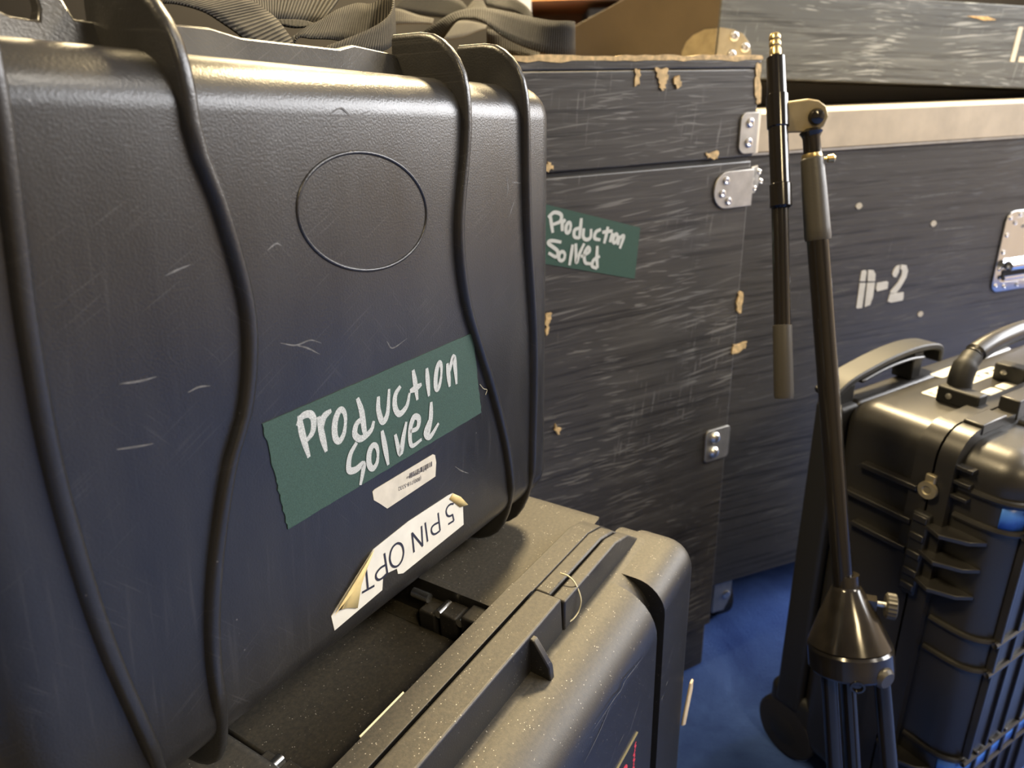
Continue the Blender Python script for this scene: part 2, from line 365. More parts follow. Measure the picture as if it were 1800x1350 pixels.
NAME_STROKES = [[(0.1247,-0.0861),(0.1307,-0.0865)],[(0.1307,-0.0866),(0.1295,-0.0815)],[(0.1298,-0.0816),(0.1265,-0.0812),(0.124,-0.0792),(0.1232,-0.0759),(0.1249,-0.0738),(0.1279,-0.0734),(0.1312,-0.0746)],[(0.1152,-0.0733),(0.1164,-0.0865)],[(0.1164,-0.0864),(0.1122,-0.0864),(0.1096,-0.0853),(0.1081,-0.0828),(0.1085,-0.0803),(0.1111,-0.0795),(0.1157,-0.0801)],[(0.1026,-0.0738),(0.104,-0.0877)],[(0.0991,-0.0744),(0.0991,-0.0883)],[(0.0993,-0.0883),(0.0903,-0.0746)],[(0.0903,-0.0744),(0.0911,-0.0882)],[(0.0814,-0.0855),(0.0805,-0.0871),(0.0793,-0.0882),(0.0779,-0.0889),(0.0763,-0.0891),(0.0748,-0.0888),(0.0734,-0.088),(0.0721,-0.0868),(0.0712,-0.0853),(0.0706,-0.0835),(0.0703,-0.0816),(0.0705,-0.0798),(0.071,-0.078),(0.0718,-0.0766),(0.073,-0.0754),(0.0744,-0.0747),(0.0759,-0.0745),(0.0774,-0.0747),(0.0788,-0.0755),(0.0801,-0.0766),(0.0811,-0.0782),(0.0817,-0.0799),(0.082,-0.0819),(0.0819,-0.0838),(0.0814,-0.0855)],[(0.0663,-0.0752),(0.0675,-0.0892)],[(0.0674,-0.0888),(0.0634,-0.0896),(0.0603,-0.0891),(0.0585,-0.0868),(0.0588,-0.0842),(0.0623,-0.0826),(0.0667,-0.0829)],[(0.0514,-0.0758),(0.0515,-0.0901)],[(0.047,-0.0894),(0.0566,-0.0907)]]
ASSET = [(0.0611,-0.0345),(0.0627,-0.0339),(0.1131,-0.0332),(0.115,-0.0344),(0.1158,-0.0397),(0.1144,-0.0483),(0.0714,-0.0496),(0.0651,-0.0431),(0.0616,-0.0398)]
ASSET_AX = [(0.0661,-0.044),(0.1145,-0.0484),(0.1144,-0.0337)]
ASSET_BARS = [(0.091,-0.0396),(0.1116,-0.0403),(0.0913,-0.0364),(0.1118,-0.0372)]
SCUFFS = [[(0.0128,0.0598),(0.021,0.0568),(0.0294,0.0571),(0.036,0.0541)],[(0.021,0.0568),(0.0273,0.0539),(0.0343,0.0491)],[(0.0536,0.1541),(0.0608,0.1566),(0.0675,0.1532),(0.079,0.1559)],[(0.0549,0.1506),(0.0638,0.1524),(0.0747,0.1516)],[(0.0116,0.1002),(0.0164,0.1024),(0.0193,0.1011)],[(-0.0338,0.0514),(-0.0287,0.0521),(-0.0238,0.0511)],[(-0.0351,0.0971),(-0.0303,0.0984),(-0.0242,0.0996)],[(-0.0589,0.0624),(-0.0517,0.0613),(-0.0451,0.0611)],[(0.1345,-0.0501),(0.1415,-0.0562),(0.1487,-0.0608)],[(0.1964,0.1209),(0.1982,0.1141),(0.1962,0.1091)],[(0.2029,0.1172),(0.2131,0.116)],[(0.2062,0.1067),(0.2027,0.1017),(0.198,0.0951)],[(0.0802,0.0442),(0.0842,0.0395),(0.0959,0.0419)],[(-0.0645,0.0391),(-0.0573,0.0375),(-0.0508,0.0362)]]
TAPE2_STROKES = [[(-0.294,0.7658),(-0.2925,0.7555),(-0.2907,0.7449)],[(-0.2964,0.762),(-0.2888,0.7667),(-0.2799,0.7635),(-0.2811,0.7564),(-0.2914,0.7537)],[(-0.2783,0.7582),(-0.2785,0.7513),(-0.2784,0.7454)],[(-0.2781,0.7547),(-0.2742,0.7578)],[(-0.2676,0.7476),(-0.2684,0.7453),(-0.2697,0.7435),(-0.2711,0.7427),(-0.2724,0.743),(-0.2734,0.7444),(-0.2737,0.7466),(-0.2735,0.7491),(-0.2727,0.7515),(-0.2714,0.7532),(-0.27,0.754),(-0.2687,0.7537),(-0.2678,0.7523),(-0.2674,0.7502),(-0.2676,0.7476)],[(-0.2533,0.7571),(-0.2545,0.746),(-0.2558,0.7345)],[(-0.2561,0.7465),(-0.2622,0.7447),(-0.2625,0.7377),(-0.2558,0.7351)],[(-0.2499,0.7455),(-0.2507,0.7364),(-0.2463,0.7324),(-0.2407,0.7346),(-0.2401,0.7438)],[(-0.2265,0.742),(-0.2335,0.7395),(-0.2351,0.7328),(-0.2272,0.7299)],[(-0.2169,0.7438),(-0.2193,0.7337),(-0.2218,0.7253)],[(-0.2247,0.7383),(-0.2102,0.7385)],[(-0.2102,0.7363),(-0.2138,0.7258)],[(-0.2036,0.7285),(-0.2045,0.7264),(-0.2057,0.7249),(-0.207,0.7243),(-0.2082,0.7247),(-0.209,0.726),(-0.2092,0.7279),(-0.2089,0.7302),(-0.208,0.7322),(-0.2068,0.7337),(-0.2054,0.7343),(-0.2042,0.734),(-0.2035,0.7327),(-0.2032,0.7307),(-0.2036,0.7285)],[(-0.2,0.7319),(-0.2026,0.7213)],[(-0.2013,0.7288),(-0.1942,0.7307),(-0.1995,0.7168)],[(-0.2798,0.7333),(-0.2924,0.7364),(-0.2965,0.7338),(-0.2851,0.7243),(-0.2868,0.7178),(-0.2967,0.7233)],[(-0.2754,0.7165),(-0.2763,0.7145),(-0.2777,0.7131),(-0.2795,0.7126),(-0.2813,0.7131),(-0.2827,0.7144),(-0.2834,0.7165),(-0.2833,0.7187),(-0.2824,0.7207),(-0.281,0.7221),(-0.2792,0.7227),(-0.2774,0.7222),(-0.2761,0.7208),(-0.2753,0.7188),(-0.2754,0.7165)],[(-0.2649,0.729),(-0.2667,0.719),(-0.2693,0.706)],[(-0.2608,0.7297),(-0.2605,0.7182),(-0.2598,0.708),(-0.2557,0.7176),(-0.2494,0.7284)],[(-0.2539,0.7138),(-0.2427,0.7182),(-0.244,0.7235),(-0.2491,0.7168),(-0.2478,0.7065),(-0.24,0.704)],[(-0.2315,0.7237),(-0.2319,0.7089),(-0.2307,0.6976)],[(-0.2277,0.7113),(-0.2362,0.7079),(-0.2382,0.7011),(-0.2311,0.6974)]]
TAPE2 = [(-0.3194,0.7823),(-0.1701,0.738),(-0.176,0.6773),(-0.321,0.7171)]
WOOD_CHIPS = [[(-0.1853,0.909),(-0.1784,0.9095),(-0.1785,0.893),(-0.1846,0.8919)],[(-0.1583,0.9099),(-0.1391,0.9092),(-0.1414,0.8935),(-0.1466,0.8866),(-0.1521,0.8983)],[(-0.1312,0.8992),(-0.1241,0.9026),(-0.1201,0.892),(-0.1264,0.8885)],[(-0.3033,0.8185),(-0.292,0.819),(-0.2893,0.8118),(-0.3006,0.8102)],[(-0.0762,0.8171),(-0.0565,0.8173),(-0.0574,0.8082),(-0.0729,0.8104)],[(-0.004,0.6343),(0.0041,0.6347),(0.0045,0.6055),(-0.0033,0.6099)],[(-0.3017,0.6537),(-0.2926,0.6535),(-0.2958,0.6432),(-0.3006,0.6275)],[(-0.0041,0.5624),(0.0213,0.5619),(0.0203,0.5521),(-0.0047,0.5485)],[(-0.2902,0.5125),(-0.2821,0.5051),(-0.2838,0.4978),(-0.2895,0.5024)],[(-0.0072,0.9137),(0.001,0.9149),(0.006,0.8706),(0.0016,0.8681),(-0.0051,0.8836)]]
D2_GLYPHS = [[(0.2197,0.6245),(0.2233,0.6256),(0.2282,0.6256),(0.2306,0.6225),(0.2305,0.608),(0.2191,0.6093)],[(0.2329,0.6254),(0.2438,0.6237),(0.2493,0.6169),(0.2504,0.6057),(0.2351,0.6075)],[(0.2197,0.6064),(0.2318,0.605),(0.2326,0.5657),(0.2236,0.5656),(0.2203,0.5673)],[(0.2348,0.6047),(0.2509,0.6034),(0.2513,0.5807),(0.2481,0.5683),(0.2371,0.5661)],[(0.255,0.6024),(0.2743,0.6031),(0.2781,0.6015),(0.2788,0.5906),(0.2577,0.5887),(0.2544,0.594)],[(0.2958,0.6266),(0.2966,0.6154),(0.293,0.6076),(0.287,0.6083),(0.2832,0.6132),(0.2854,0.621),(0.2891,0.6251)],[(0.2988,0.6266),(0.3102,0.6243),(0.3154,0.6151),(0.3141,0.6044),(0.3053,0.589),(0.2987,0.5815),(0.2856,0.5825),(0.2859,0.5866),(0.2984,0.5989),(0.3034,0.6101),(0.3024,0.6174),(0.2985,0.6197)],[(0.2854,0.5812),(0.3142,0.5809),(0.3157,0.572),(0.3148,0.5675),(0.2914,0.5666),(0.2833,0.5695)]]
D2_DOTS = [(0.1969,0.7237),(0.352,0.6853),(0.3601,0.5391)]
D2_SCR = [[(0.3015,0.7267),(0.3399,0.729),(0.3984,0.73)],[(0.1692,0.5968),(0.1875,0.5982),(0.2039,0.5989)],[(0.0189,0.3211),(0.0621,0.326),(0.1701,0.3269)],[(0.5273,0.494),(0.5456,0.4966),(0.5629,0.4984)],[(0.3535,0.6747),(0.4262,0.6737)],[(0.1312,0.7422),(0.1512,0.7447)]]
D2_HANDLE = [(0.5091,0.6911),(0.5164,0.5703),(0.5478,0.6918),(0.5926,0.5566)]
LOW_BADGE = [(-0.0384,0.4638),(-0.0048,0.4641),(-0.0039,0.4285)]
LOW_SCUFF = [[(-0.0005,0.5279),(-0.0151,0.53),(-0.029,0.532),(-0.036,0.5299),(-0.0447,0.5314),(-0.0612,0.5323),(-0.0768,0.5331)],[(-0.0514,0.5303),(-0.0688,0.5233),(-0.0877,0.5189)],[(0.048,0.4532),(0.0423,0.4514)],[(0.0567,0.46),(0.0509,0.4581)],[(-0.0287,0.4851),(-0.0377,0.4837)]]
LOW_THREAD = [(-0.0145,0.0533,0.584),(-0.0149,0.06,0.584),(-0.0154,0.0654,0.58),(-0.0155,0.0693,0.57),(-0.0175,0.0691,0.562),(-0.0237,0.0681,0.559),(-0.0288,0.0657,0.558)]
LOW_STRAW = [(-0.1711,0.0221,0.575),(-0.1351,0.0211,0.575)]
BOX_CHIP = [(0.4906,0.0816),(0.5334,0.0825),(0.5536,0.0777),(0.5293,0.0757)]
STRAP_L = [[(0.0361,0.07,0.2105,0.0214,0.06,0.1987),(0.0584,0.075,0.2107,0.0286,0.06,0.1992),(0.0831,0.08,0.2096,0.0417,0.062,0.1982),(0.0978,0.085,0.2067,0.0541,0.066,0.1953),(0.1047,0.085,0.2027,0.0678,0.07,0.1908),(0.1119,0.085,0.1955,0.0815,0.075,0.1849),(0.1167,0.085,0.1883,0.0947,0.08,0.1802)],[(0.1122,0.12,0.2246,0.1026,0.105,0.2071),(0.1426,0.13,0.2313,0.1224,0.11,0.2079),(0.1625,0.13,0.2343,0.1315,0.11,0.2079),(0.1836,0.13,0.2367,0.1449,0.108,0.2079),(0.1958,0.12,0.2353,0.1492,0.1,0.2068)],[(0.1077,0.085,0.1932,0.1122,0.085,0.188),(0.1298,0.09,0.2033,0.1169,0.085,0.1959),(0.1468,0.095,0.2095,0.128,0.085,0.1967),(0.1648,0.1,0.2171,0.1426,0.086,0.1978),(0.1869,0.105,0.2236,0.161,0.09,0.1984),(0.201,0.105,0.2252,0.1842,0.095,0.2009),(0.2091,0.1,0.2302,0.193,0.09,0.2035),(0.2046,0.09,0.2316,0.1951,0.082,0.2083),(0.1863,0.075,0.2187,0.1793,0.07,0.1988),(0.1713,0.068,0.2102,0.1629,0.063,0.1921),(0.1511,0.064,0.2021,0.1393,0.06,0.1887),(0.1302,0.062,0.1951,0.1202,0.058,0.1846),(0.1146,0.06,0.1904,0.106,0.056,0.181)],[(0.1154,0.1,0.2057,0.1151,0.098,0.2036),(0.1282,0.1,0.2072,0.124,0.096,0.2028),(0.1376,0.1,0.2077,0.1325,0.096,0.2037),(0.1448,0.1,0.207,0.1422,0.098,0.2056)]]
STRAP_R = [[(-0.3941,0.1,0.9461,-0.3836,0.09,0.9309),(-0.3834,0.1,0.954,-0.3712,0.09,0.9418),(-0.3533,0.1,0.9695,-0.3615,0.07,0.9592),(-0.3339,0.09,0.9742,-0.3488,0.06,0.9608),(-0.3209,0.08,0.9734,-0.338,0.05,0.9559),(-0.3006,0.07,0.9693,-0.3207,0.045,0.9434),(-0.2755,0.06,0.9634,-0.2953,0.04,0.9325),(-0.2579,0.05,0.9599,-0.2705,0.035,0.9261),(-0.2419,0.045,0.9595,-0.2483,0.035,0.9249),(-0.2298,0.05,0.9593,-0.2325,0.045,0.9255),(-0.2194,0.07,0.9604,-0.2194,0.07,0.9271)],[(-0.3641,0.12,0.948,-0.3784,0.09,0.9418),(-0.347,0.13,0.9591,-0.3608,0.1,0.9461),(-0.3297,0.14,0.9673,-0.3413,0.11,0.948),(-0.3059,0.15,0.9706,-0.3211,0.12,0.9515),(-0.2848,0.16,0.97,-0.2952,0.14,0.9587),(-0.2665,0.17,0.968,-0.2786,0.15,0.9625)],[(-0.3807,0.22,0.9882,-0.3881,0.2,0.9675),(-0.3651,0.22,0.9866,-0.374,0.2,0.9691),(-0.3448,0.22,0.981,-0.3534,0.2,0.9701),(-0.3279,0.21,0.9762,-0.3341,0.2,0.9697)],[(-0.3196,0.3,1.0162,-0.3563,0.28,0.9927),(-0.2851,0.29,1.0131,-0.3198,0.27,0.9867),(-0.2628,0.28,1.0082,-0.2964,0.26,0.9833),(-0.2582,0.26,0.9958,-0.2799,0.25,0.9797)],[(-0.2733,0.24,0.9874,-0.2822,0.2,0.9747),(-0.2572,0.25,1.0004,-0.2583,0.22,0.9828),(-0.2411,0.26,1.0108,-0.2391,0.24,0.9911)],[(-0.2137,0.3,1.0196,-0.2225,0.28,1.0019),(-0.1887,0.3,1.0174,-0.2051,0.27,0.9967),(-0.1761,0.28,1.01,-0.1876,0.26,0.9915),(-0.1699,0.26,0.9987,-0.1816,0.24,0.9805),(-0.168,0.25,0.9878,-0.1798,0.23,0.9706)],[(-0.3169,0.09,0.9546,-0.323,0.08,0.9303),(-0.3011,0.085,0.9519,-0.3098,0.07,0.9284),(-0.2835,0.08,0.9467,-0.2924,0.065,0.9268),(-0.2594,0.075,0.9351,-0.2684,0.06,0.9227)]]

# ------------------------------------------------------------------ the room
def struct(name, box, mat):
    o = MB().box(*box).build(name, mat, smooth=0); o['kind'] = 'structure'; return o
struct('floor', (-3.2, 3.6, -3.2, 4.8, -.1, 0), 'carpet')
struct('wall_back', (-3.2, 3.6, 4.6, 4.7, 0, 2.9), 'drape')
struct('wall_front', (-3.2, 3.6, -3.1, -3.0, 0, 2.9), 'brown_wall')
struct('wall_left', (-3.1, -3.0, -3.2, 4.8, 0, 2.9), 'drape')
struct('wall_right', (3.45, 3.55, -3.2, 4.8, 0, 2.9), 'wall')
struct('ceiling', (-3.2, 3.6, -3.2, 4.8, 2.8, 2.9), 'ceiling')
wf = MB()
for y0, y1, z0, z1 in ((.1, .18, 1.2, 2.7), (3.02, 3.1, 1.2, 2.7), (.1, 3.1, 2.62, 2.7), (.1, 3.1, 1.2, 1.28)):
    wf.box(3.39, 3.45, y0, y1, z0, z1)
wo = wf.build('window_1', 'frame_white', smooth=0); wo['kind'] = 'structure'

# ------------------------------------------------------------------ upper case (ribbed black plastic)
UP0 = Vector((-0.10879326, 0.28312253, 0.72635866)); UH = Vector((0.54189203, 0.83911226, -0.04736713)); UV_ = Vector((0.02569671, 0.039791, 0.99887755))
uc = empty('equipment_case', UP0, UH, UV_)
tag(uc, 'black plastic case with wavy ribs and green tape, lying on the dusty case', 'case')
X0, X1 = -.122, .262
rounded_box('base_shell', (X0, X1, 0, .046, -.1205, .175), .0215, 'plastic', uc, 8,
            keep=lambda a, b: not (a.y > .03 and b.y > .03))
rounded_box('lid_shell', (X0, X1, .049, .20, -.1205, .173), .02, 'plastic', uc, 5,
            keep=lambda a, b: not (a.y < .08 and b.y < .08))
# rim along the parting line, with its notches
for prof in ([(-.012, .170), (-.006, .186), (.012, .1885), (.031, .189), (.046, .1865), (.106, .187), (.118, .190), (.150, .188), (.152, .170)],
             [(-.118, .170), (-.118, .186), (-.062, .192), (-.056, .190), (-.053, .186), (-.049, .184), (-.040, .1835), (-.038, .188), (-.037, .199), (-.030, .199), (-.027, .1855), (-.018, .1855), (-.018, .170)],
             [(.160, .170), (.160, .1865), (.212, .1865), (.212, .170)], [(.224, .170), (.224, .184), (.252, .180), (.255, .168)],
             [(-.118, -.116), (-.115, -.130), (.25, -.130), (.255, -.116)]):
    rm = MB().prism(prof, 'y', .036, .0475)
    if prof[0][1] > 0: rm.v = [(x, y + (z - .170) * (.42 if y < .04 else .15), z) for x, y, z in rm.v]
    rm.build('rim', 'plastic', uc, bevel=.0009)
OUT = [(.0465, -.146), (.036, -.1455), (.026, -.143), (.018, -.139), (.011, -.133), (.006, -.125), (.002, -.115), (-.001, -.104), (-.0038, -.092)]
INN = [(.0465, -.114), (.036, -.114), (.030, -.114), (.026, -.113), (.021, -.111), (.016, -.108), (.011, -.104), (.007, -.099), (.003, -.092)]
OUT2 = [(-.0042, .150), (-.0038, .160), (-.0030, .169), (-.0010, .177), (.0025, .184), (.007, .1895), (.0125, .194), (.019, .1972), (.027, .1985), (.0465, .1985)]
INN2 = [(.003, .146), (.005, .152), (.008, .157), (.012, .161), (.016, .164), (.020, .166), (.024, .167), (.028, .168), (.034, .168), (.0465, .168)]
def rib(pts, name='rib', half=.0031):
    pts = sorted(pts)
    us = catmull([(p[1], 0, p[0]) for p in pts], 10)
    def U(v):
        for a, b in zip(us, us[1:]):
            if a.z <= v <= b.z: return a.x + (b.x - a.x) * (v - a.z) / max(1e-9, b.z - a.z)
        return us[0].x if v < us[0].z else us[-1].x
    o, i_ = list(OUT), list(INN)
    for k in range(1, 30):
        v = -.092 + (.146 + .092) * k / 30; o.append((-.0042, v)); i_.append((.003, v))
    o += OUT2; i_ += INN2
    mb = MB(); K = 8
    for (wo_, vo), (wi, vi) in zip(o, i_):
        u = U(vo); dw, dv = wo_ - wi, vo - vi; L = math.hypot(dw, dv); e = min(.0016, L * .4) / L
        def pt(f, h): return (u + h, wi + dw * f, vi + dv * f)
        mb.v += [pt(0, -half - .0014), pt(1 - 2 * e, -half), pt(1 - e * .5, -half * .78), pt(1, -half * .36), pt(1, half * .36), pt(1 - e * .5, half * .78), pt(1 - 2 * e, half), pt(0, half + .0014)]
    n = len(o)
    for j in range(n - 1):
        for k in range(K - 1): mb.f.append((j * K + k, j * K + k + 1, (j + 1) * K + k + 1, (j + 1) * K + k))
    mb.f += [tuple(range(K)), tuple((n - 1) * K + k for k in range(K))[::-1]]
    return mb.build(name, 'plastic', uc, smooth=50)
rib([(.1985, -.075), (.152, -.078), (.119, -.081), (.087, -.084), (.045, -.086), (0, -.085), (-.039, -.082), (-.092, -.075), (-.146, -.069)])
rib([(.1985, -.017), (.162, -.016), (.143, -.0155), (.116, -.008), (.076, -.0025), (.040, -.009), (.014, -.022), (-.029, -.036), (-.069, -.043), (-.109, -.043), (-.146, -.041)])
rib([(.1985, .154), (.171, .1545), (.141, .153), (.095, .1445), (.054, .149), (.02, .162), (-.011, .1755), (-.059, .192), (-.102, .199), (-.146, .199)])
rib([(.1985, .216), (.157, .217), (.087, .220), (.006, .229), (-.073, .228), (-.105, .227), (-.146, .225)])
# oval blank badge
ov = MB(); NS = 72
for k in range(NS):
    t = 2 * math.pi * k / NS; cx, cz = .0735 + .0438 * math.cos(t), .1100 + .0276 * math.sin(t) - .0035 * math.cos(t)
    dx, dz = math.cos(t) * .0276, math.sin(t) * .0438; L = math.hypot(dx, dz); dx /= L; dz /= L
    for a in range(6):
        r = a * math.pi / 5; ov.v.append((cx + dx * .0010 * math.cos(r), .0003 - .0011 * math.sin(r), cz + dz * .0010 * math.cos(r)))
for k in range(NS):
    for a in range(5): ov.f.append((k * 6 + a, k * 6 + a + 1, ((k + 1) % NS) * 6 + a + 1, ((k + 1) % NS) * 6 + a))
ov.build('oval_ring', 'plastic', uc, smooth=180)

def jag(a, b, n, amp, rnd):
    return [(a[0] + (b[0] - a[0]) * k / n + (rnd.uniform(-amp, amp) if 0 < k < n else 0), a[1] + (b[1] - a[1]) * k / n + (rnd.uniform(-amp, amp) if 0 < k < n else 0)) for k in range(n)]
rnd = random.Random(3)
q = TAPE1
poly = jag(q[0], q[1], 30, .00012, rnd) + jag(q[1], q[2], 26, .0005, rnd) + jag(q[2], q[3], 30, .00025, rnd) + jag(q[3], q[0], 26, .0005, rnd)
t1 = MB().prism(poly, 'y', -.0005, .0001).build('tape_strip', 'green_tape', uc, smooth=0)
tag(t1, 'green cloth tape with silver handwriting')
st = MB()
for k, s in enumerate(TAPE1_STROKES): st.stroke(s, .0038, -.00062 - k * 1.2e-5, .45)
st.build('handwriting', 'marker', t1, smooth=0)
# curled loose thread at the tape edge
MB().tube(catmull([(.1625, -.0006, -.004), (.166, -.001, -.008), (.170, -.0008, -.010), (.1685, -.0006, -.013)], 5), .00018, 5).build('frayed_thread', 'thread', t1)
# name label, torn, with a folded-back corner
nl = MB().prism(NAME_LABEL, 'y', -.00035, .0001).build('name_label', 'label', uc, smooth=0)
tag(nl, 'torn white label with upside-down black capitals')
ns = MB()
for k, s in enumerate(NAME_STROKES): ns.stroke(s, .0014, -.00045 - k * 1e-5, 1.0)
ns.build('lettering', 'ink', nl, smooth=0)
fd = MB(); f = NAME_FOLD; n = len(f)
fd.v = [(p[0], -.0009 - .0012 * (1 if k in (1, 2, 3) else 0), p[1]) for k, p in enumerate(f)] + [(sum(p[0] for p in f) / n, -.0013, sum(p[1] for p in f) / n)]
fd.f = [(k, (k + 1) % n, n) for k in range(n)]
fd.build('folded_corner', 'label_back', nl, smooth=180, solid=.0002)
cu = MB(); f = NAME_CURL; n = len(f)
cu.v = [(p[0], -.0006 - .002 * (1 if k in (1, 2) else 0), p[1]) for k, p in enumerate(f)] + [(sum(p[0] for p in f) / n, -.0012, sum(p[1] for p in f) / n)]
cu.f = [(k, (k + 1) % n, n) for k in range(n)]
cu.build('curled_corner', 'label_back', nl, smooth=180, solid=.0002)
# small barcode sticker
asx = MB().prism(ASSET, 'y', -.0003, .0001).build('barcode_sticker', 'asset', uc, smooth=0)
bars = MB(); b0, b1, b2, b3 = [Vector((p[0], 0, p[1])) for p in ASSET_BARS]; rb = random.Random(5); t = 0.0
while t < 1:
    wbar = rb.choice((.010, .018, .03)); a, b_ = t, min(1, t + wbar)
    bars.add([(b0.lerp(b1, a).x, -.0004, b0.lerp(b1, a).z), (b0.lerp(b1, b_).x, -.0004, b0.lerp(b1, b_).z), (b2.lerp(b3, b_).x, -.0004, b2.lerp(b3, b_).z), (b2.lerp(b3, a).x, -.0004, b2.lerp(b3, a).z)], [(0, 1, 2, 3)])
    t += wbar + rb.choice((.012, .02, .032))
bars.build('barcode', 'ink', asx, smooth=0)
ax0, ax1, ax2 = [Vector((p[0], p[1])) for p in ASSET_AX]
ang = math.atan2((ax1 - ax0).y, (ax1 - ax0).x)
def upside(body, frac, up, size):
    p = ax0.lerp(ax1, frac); nrm = Vector((-math.sin(ang), math.cos(ang))); p = p + nrm * up
    text_mesh('print', body, size, 'ink', asx, (p.x, -.00042, p.y), (math.radians(90), 0, 0), 1.0).rotation_euler = (Matrix.Rotation(-(ang + math.pi), 3, 'Y') @ Matrix.Rotation(math.radians(90), 3, 'X')).to_euler()
upside('(800)718-5332', .72, .0046, .0034)
upside('5 Pin DMX Opto', .82, .0085, .0026)
upside('00501', .99, .0178, .0030)
for s in SCUFFS: MB().stroke(s, .0008, -.00008, .15).build('scuff_mark', 'pale_wear', uc, smooth=0)

# ------------------------------------------------------------------ lower case (dusty)
LO = Vector((-0.0087, 0.438, 0)); LH = az(32.9)
lc = empty('equipment_case', LO, LH, UPZ)
tag(lc, 'dusty dark grey plastic case standing upright on the carpet under the taped case', 'case')
NE, FE = -.46, .117      # near and far end
ZB = .5690               # top of the base half where the upper case rests
def keepL(a, b): return not (a.z < .1 and b.z < .1)
# base half: body, raised far and near blocks, rim strip along the seam
rounded_box('base_shell', (NE, FE - .02, -.046, .15, 0, .540), .012, 'dusty', lc, 5, keep=keepL)
rounded_box('base_top_block', (-.050, FE - .012, -.036, .148, .45, ZB), .030, 'dusty', lc, 8, keep=lambda a, b: a.x > .05 and b.x > .05)
rounded_box('base_top_block', (NE, -.205, -.026, .148, .45, ZB), .006, 'dusty', lc, 3)
bs = MB().prism([(NE, .53), (NE, .583), (-.037, .583), (-.037, .582), (.045, .580), (.066, .574), (.085, .560), (.098, .54), (.1, .53)], 'y', -.0445, -.029)
bs.build('base_rim', 'dusty', lc, bevel=.002, seg=3)
MB().prism([(-.033, .53), (-.033, .581), (.045, .579), (.066, .573), (.085, .559), (.098, .539), (.1, .53)], 'y', -.0555, -.044).build('base_rim', 'dusty', lc, bevel=.0015)
# lid half
LZ = .558
lid = rounded_box('lid_shell', (NE, FE, -.098, -.0475, 0, LZ), .031, 'dusty', lc, 8, keep=lambda a, b: not (a.y > -.06 and b.y > -.06) and not (a.z < .1 and b.z < .1) and not (a.x < 0 and b.x < 0))
def keepF(a, b): return (a.z > .1 and b.z > .1) and not (a.y > -.08 and b.y > -.08)
rounded_box('lid_panel', (NE, .0265, -.1085, -.062, 0, LZ - .0005), .034, 'dusty', lc, 8, keep=lambda a, b: a.z > .1 and b.z > .1 and a.y < -.1 and b.y < -.1)
rounded_box('lid_end_band', (.0405, FE, -.1085, -.062, 0, LZ - .0008), .0345, 'dusty', lc, 8,
            keep=lambda a, b: (a.y < -.1 and b.y < -.1 and not (a.x < .06 and b.x < .06)) or (a.x > .1 and b.x > .1 and not (a.z < .1 and b.z < .1)))
MB().prism([(NE, .54), (NE, .585), (-.037, .585), (-.034, .540)], 'y', -.0665, -.0475).build('lid_rim', 'dusty', lc, bevel=.0016, seg=3)
MB().prism([(-.035, .54), (-.034, .5805), (.045, .579), (.068, .572), (.090, .556), (.106, .53), (.110, .50), (-.03, .50)], 'y', -.0672, -.0572).build('lid_rim', 'dusty', lc, bevel=.0016, seg=3)
MB().prism([(-.060, .553), (-.060, .583), (-.069, .582), (-.0795, .566), (-.0805, .555)], 'x', -.0765, -.0715).build('latch_stop', 'dusty', lc, bevel=.0009)
# carrying handle folded into the recess
hk = MB().box(-.066, -.050, -.028, -.006, .53, .566).box(-.066, -.050, -.002, .012, .53, .562).box(-.066, -.050, .016, .030, .53, .558)
hk.build('handle_bracket', 'dusty', lc, bevel=.0015)
for yy in (-.004, .014): MB().tube([(-.0655, yy - .001, .560), (-.0525, yy - .001, .560)], .0032, 12).build('hinge_pin', 'pin', lc)
MB().tube([(-.058, .026, .563), (-.058, .040, .563)], .0034, 12).build('hinge_pin', 'pin', lc)
hk = MB().box(-.212, -.196, -.026, -.006, .53, .566).box(-.212, -.196, -.002, .012, .53, .560).box(-.212, -.196, .016, .03, .53, .556)
hk.build('handle_bracket', 'dusty', lc, bevel=.0015)
for yy in (-.004, .014): MB().tube([(-.212, yy, .561), (-.199, yy, .561)], .0034, 12).build('hinge_pin', 'pin', lc)
MB().box(-.195, -.067, -.004, .14, .536, .546).build('handle_plate', 'dusty', lc, bevel=.002)
# badge on the lid panel
bz = MB().prism([(-.085, .4635), (-.0045, .4645), (-.0035, .38), (-.085, .38)], 'y', -.1093, -.108).build('badge', 'black_matte', lc, smooth=0)
MB().prism([(-.085, .4633), (-.0048, .4643), (-.0048, .4650), (-.085, .4641)], 'y', -.1096, -.1085).build('badge_edge', 'gold', bz, smooth=0)
rd = MB()
for s in ([(-.0075, .4585), (-.010, .4565), (-.0075, .4545), (-.010, .4525)], [(-.0085, .4515), (-.0115, .4495), (-.0085, .4475)], [(-.0085, .4465), (-.0115, .4445), (-.0085, .4425), (-.0115, .4405)], [(-.009, .439), (-.012, .437), (-.009, .435), (-.012, .432)]):
    rd.stroke(s, .0016, -.10945, 1.0)
rd.lathe((-.028, -.10935, .449), (0, -1, 0), [(0, .006), (.0002, .006)], 16)
rd.build('badge_print', 'red', bz, smooth=0)
for s in LOW_SCUFF: MB().stroke(s, .0009, -.1087, .2).build('scuff_mark', 'pale_wear', lc, smooth=0)
# beige strap end hanging on the far end
bt = MB().box(FE + .0002, FE + .004, -.097, -.089, .405, .475).build('strap_end', 'beige', lc, bevel=.001)
MB().prism([(FE - .016, .380), (FE - .018, .374), (FE - .010, .368), (FE + .004, .398), (FE + .004, .408), (FE - .002, .408)], 'y', -.1105, -.1085).build('strap_end', 'beige', lc, bevel=.0008)
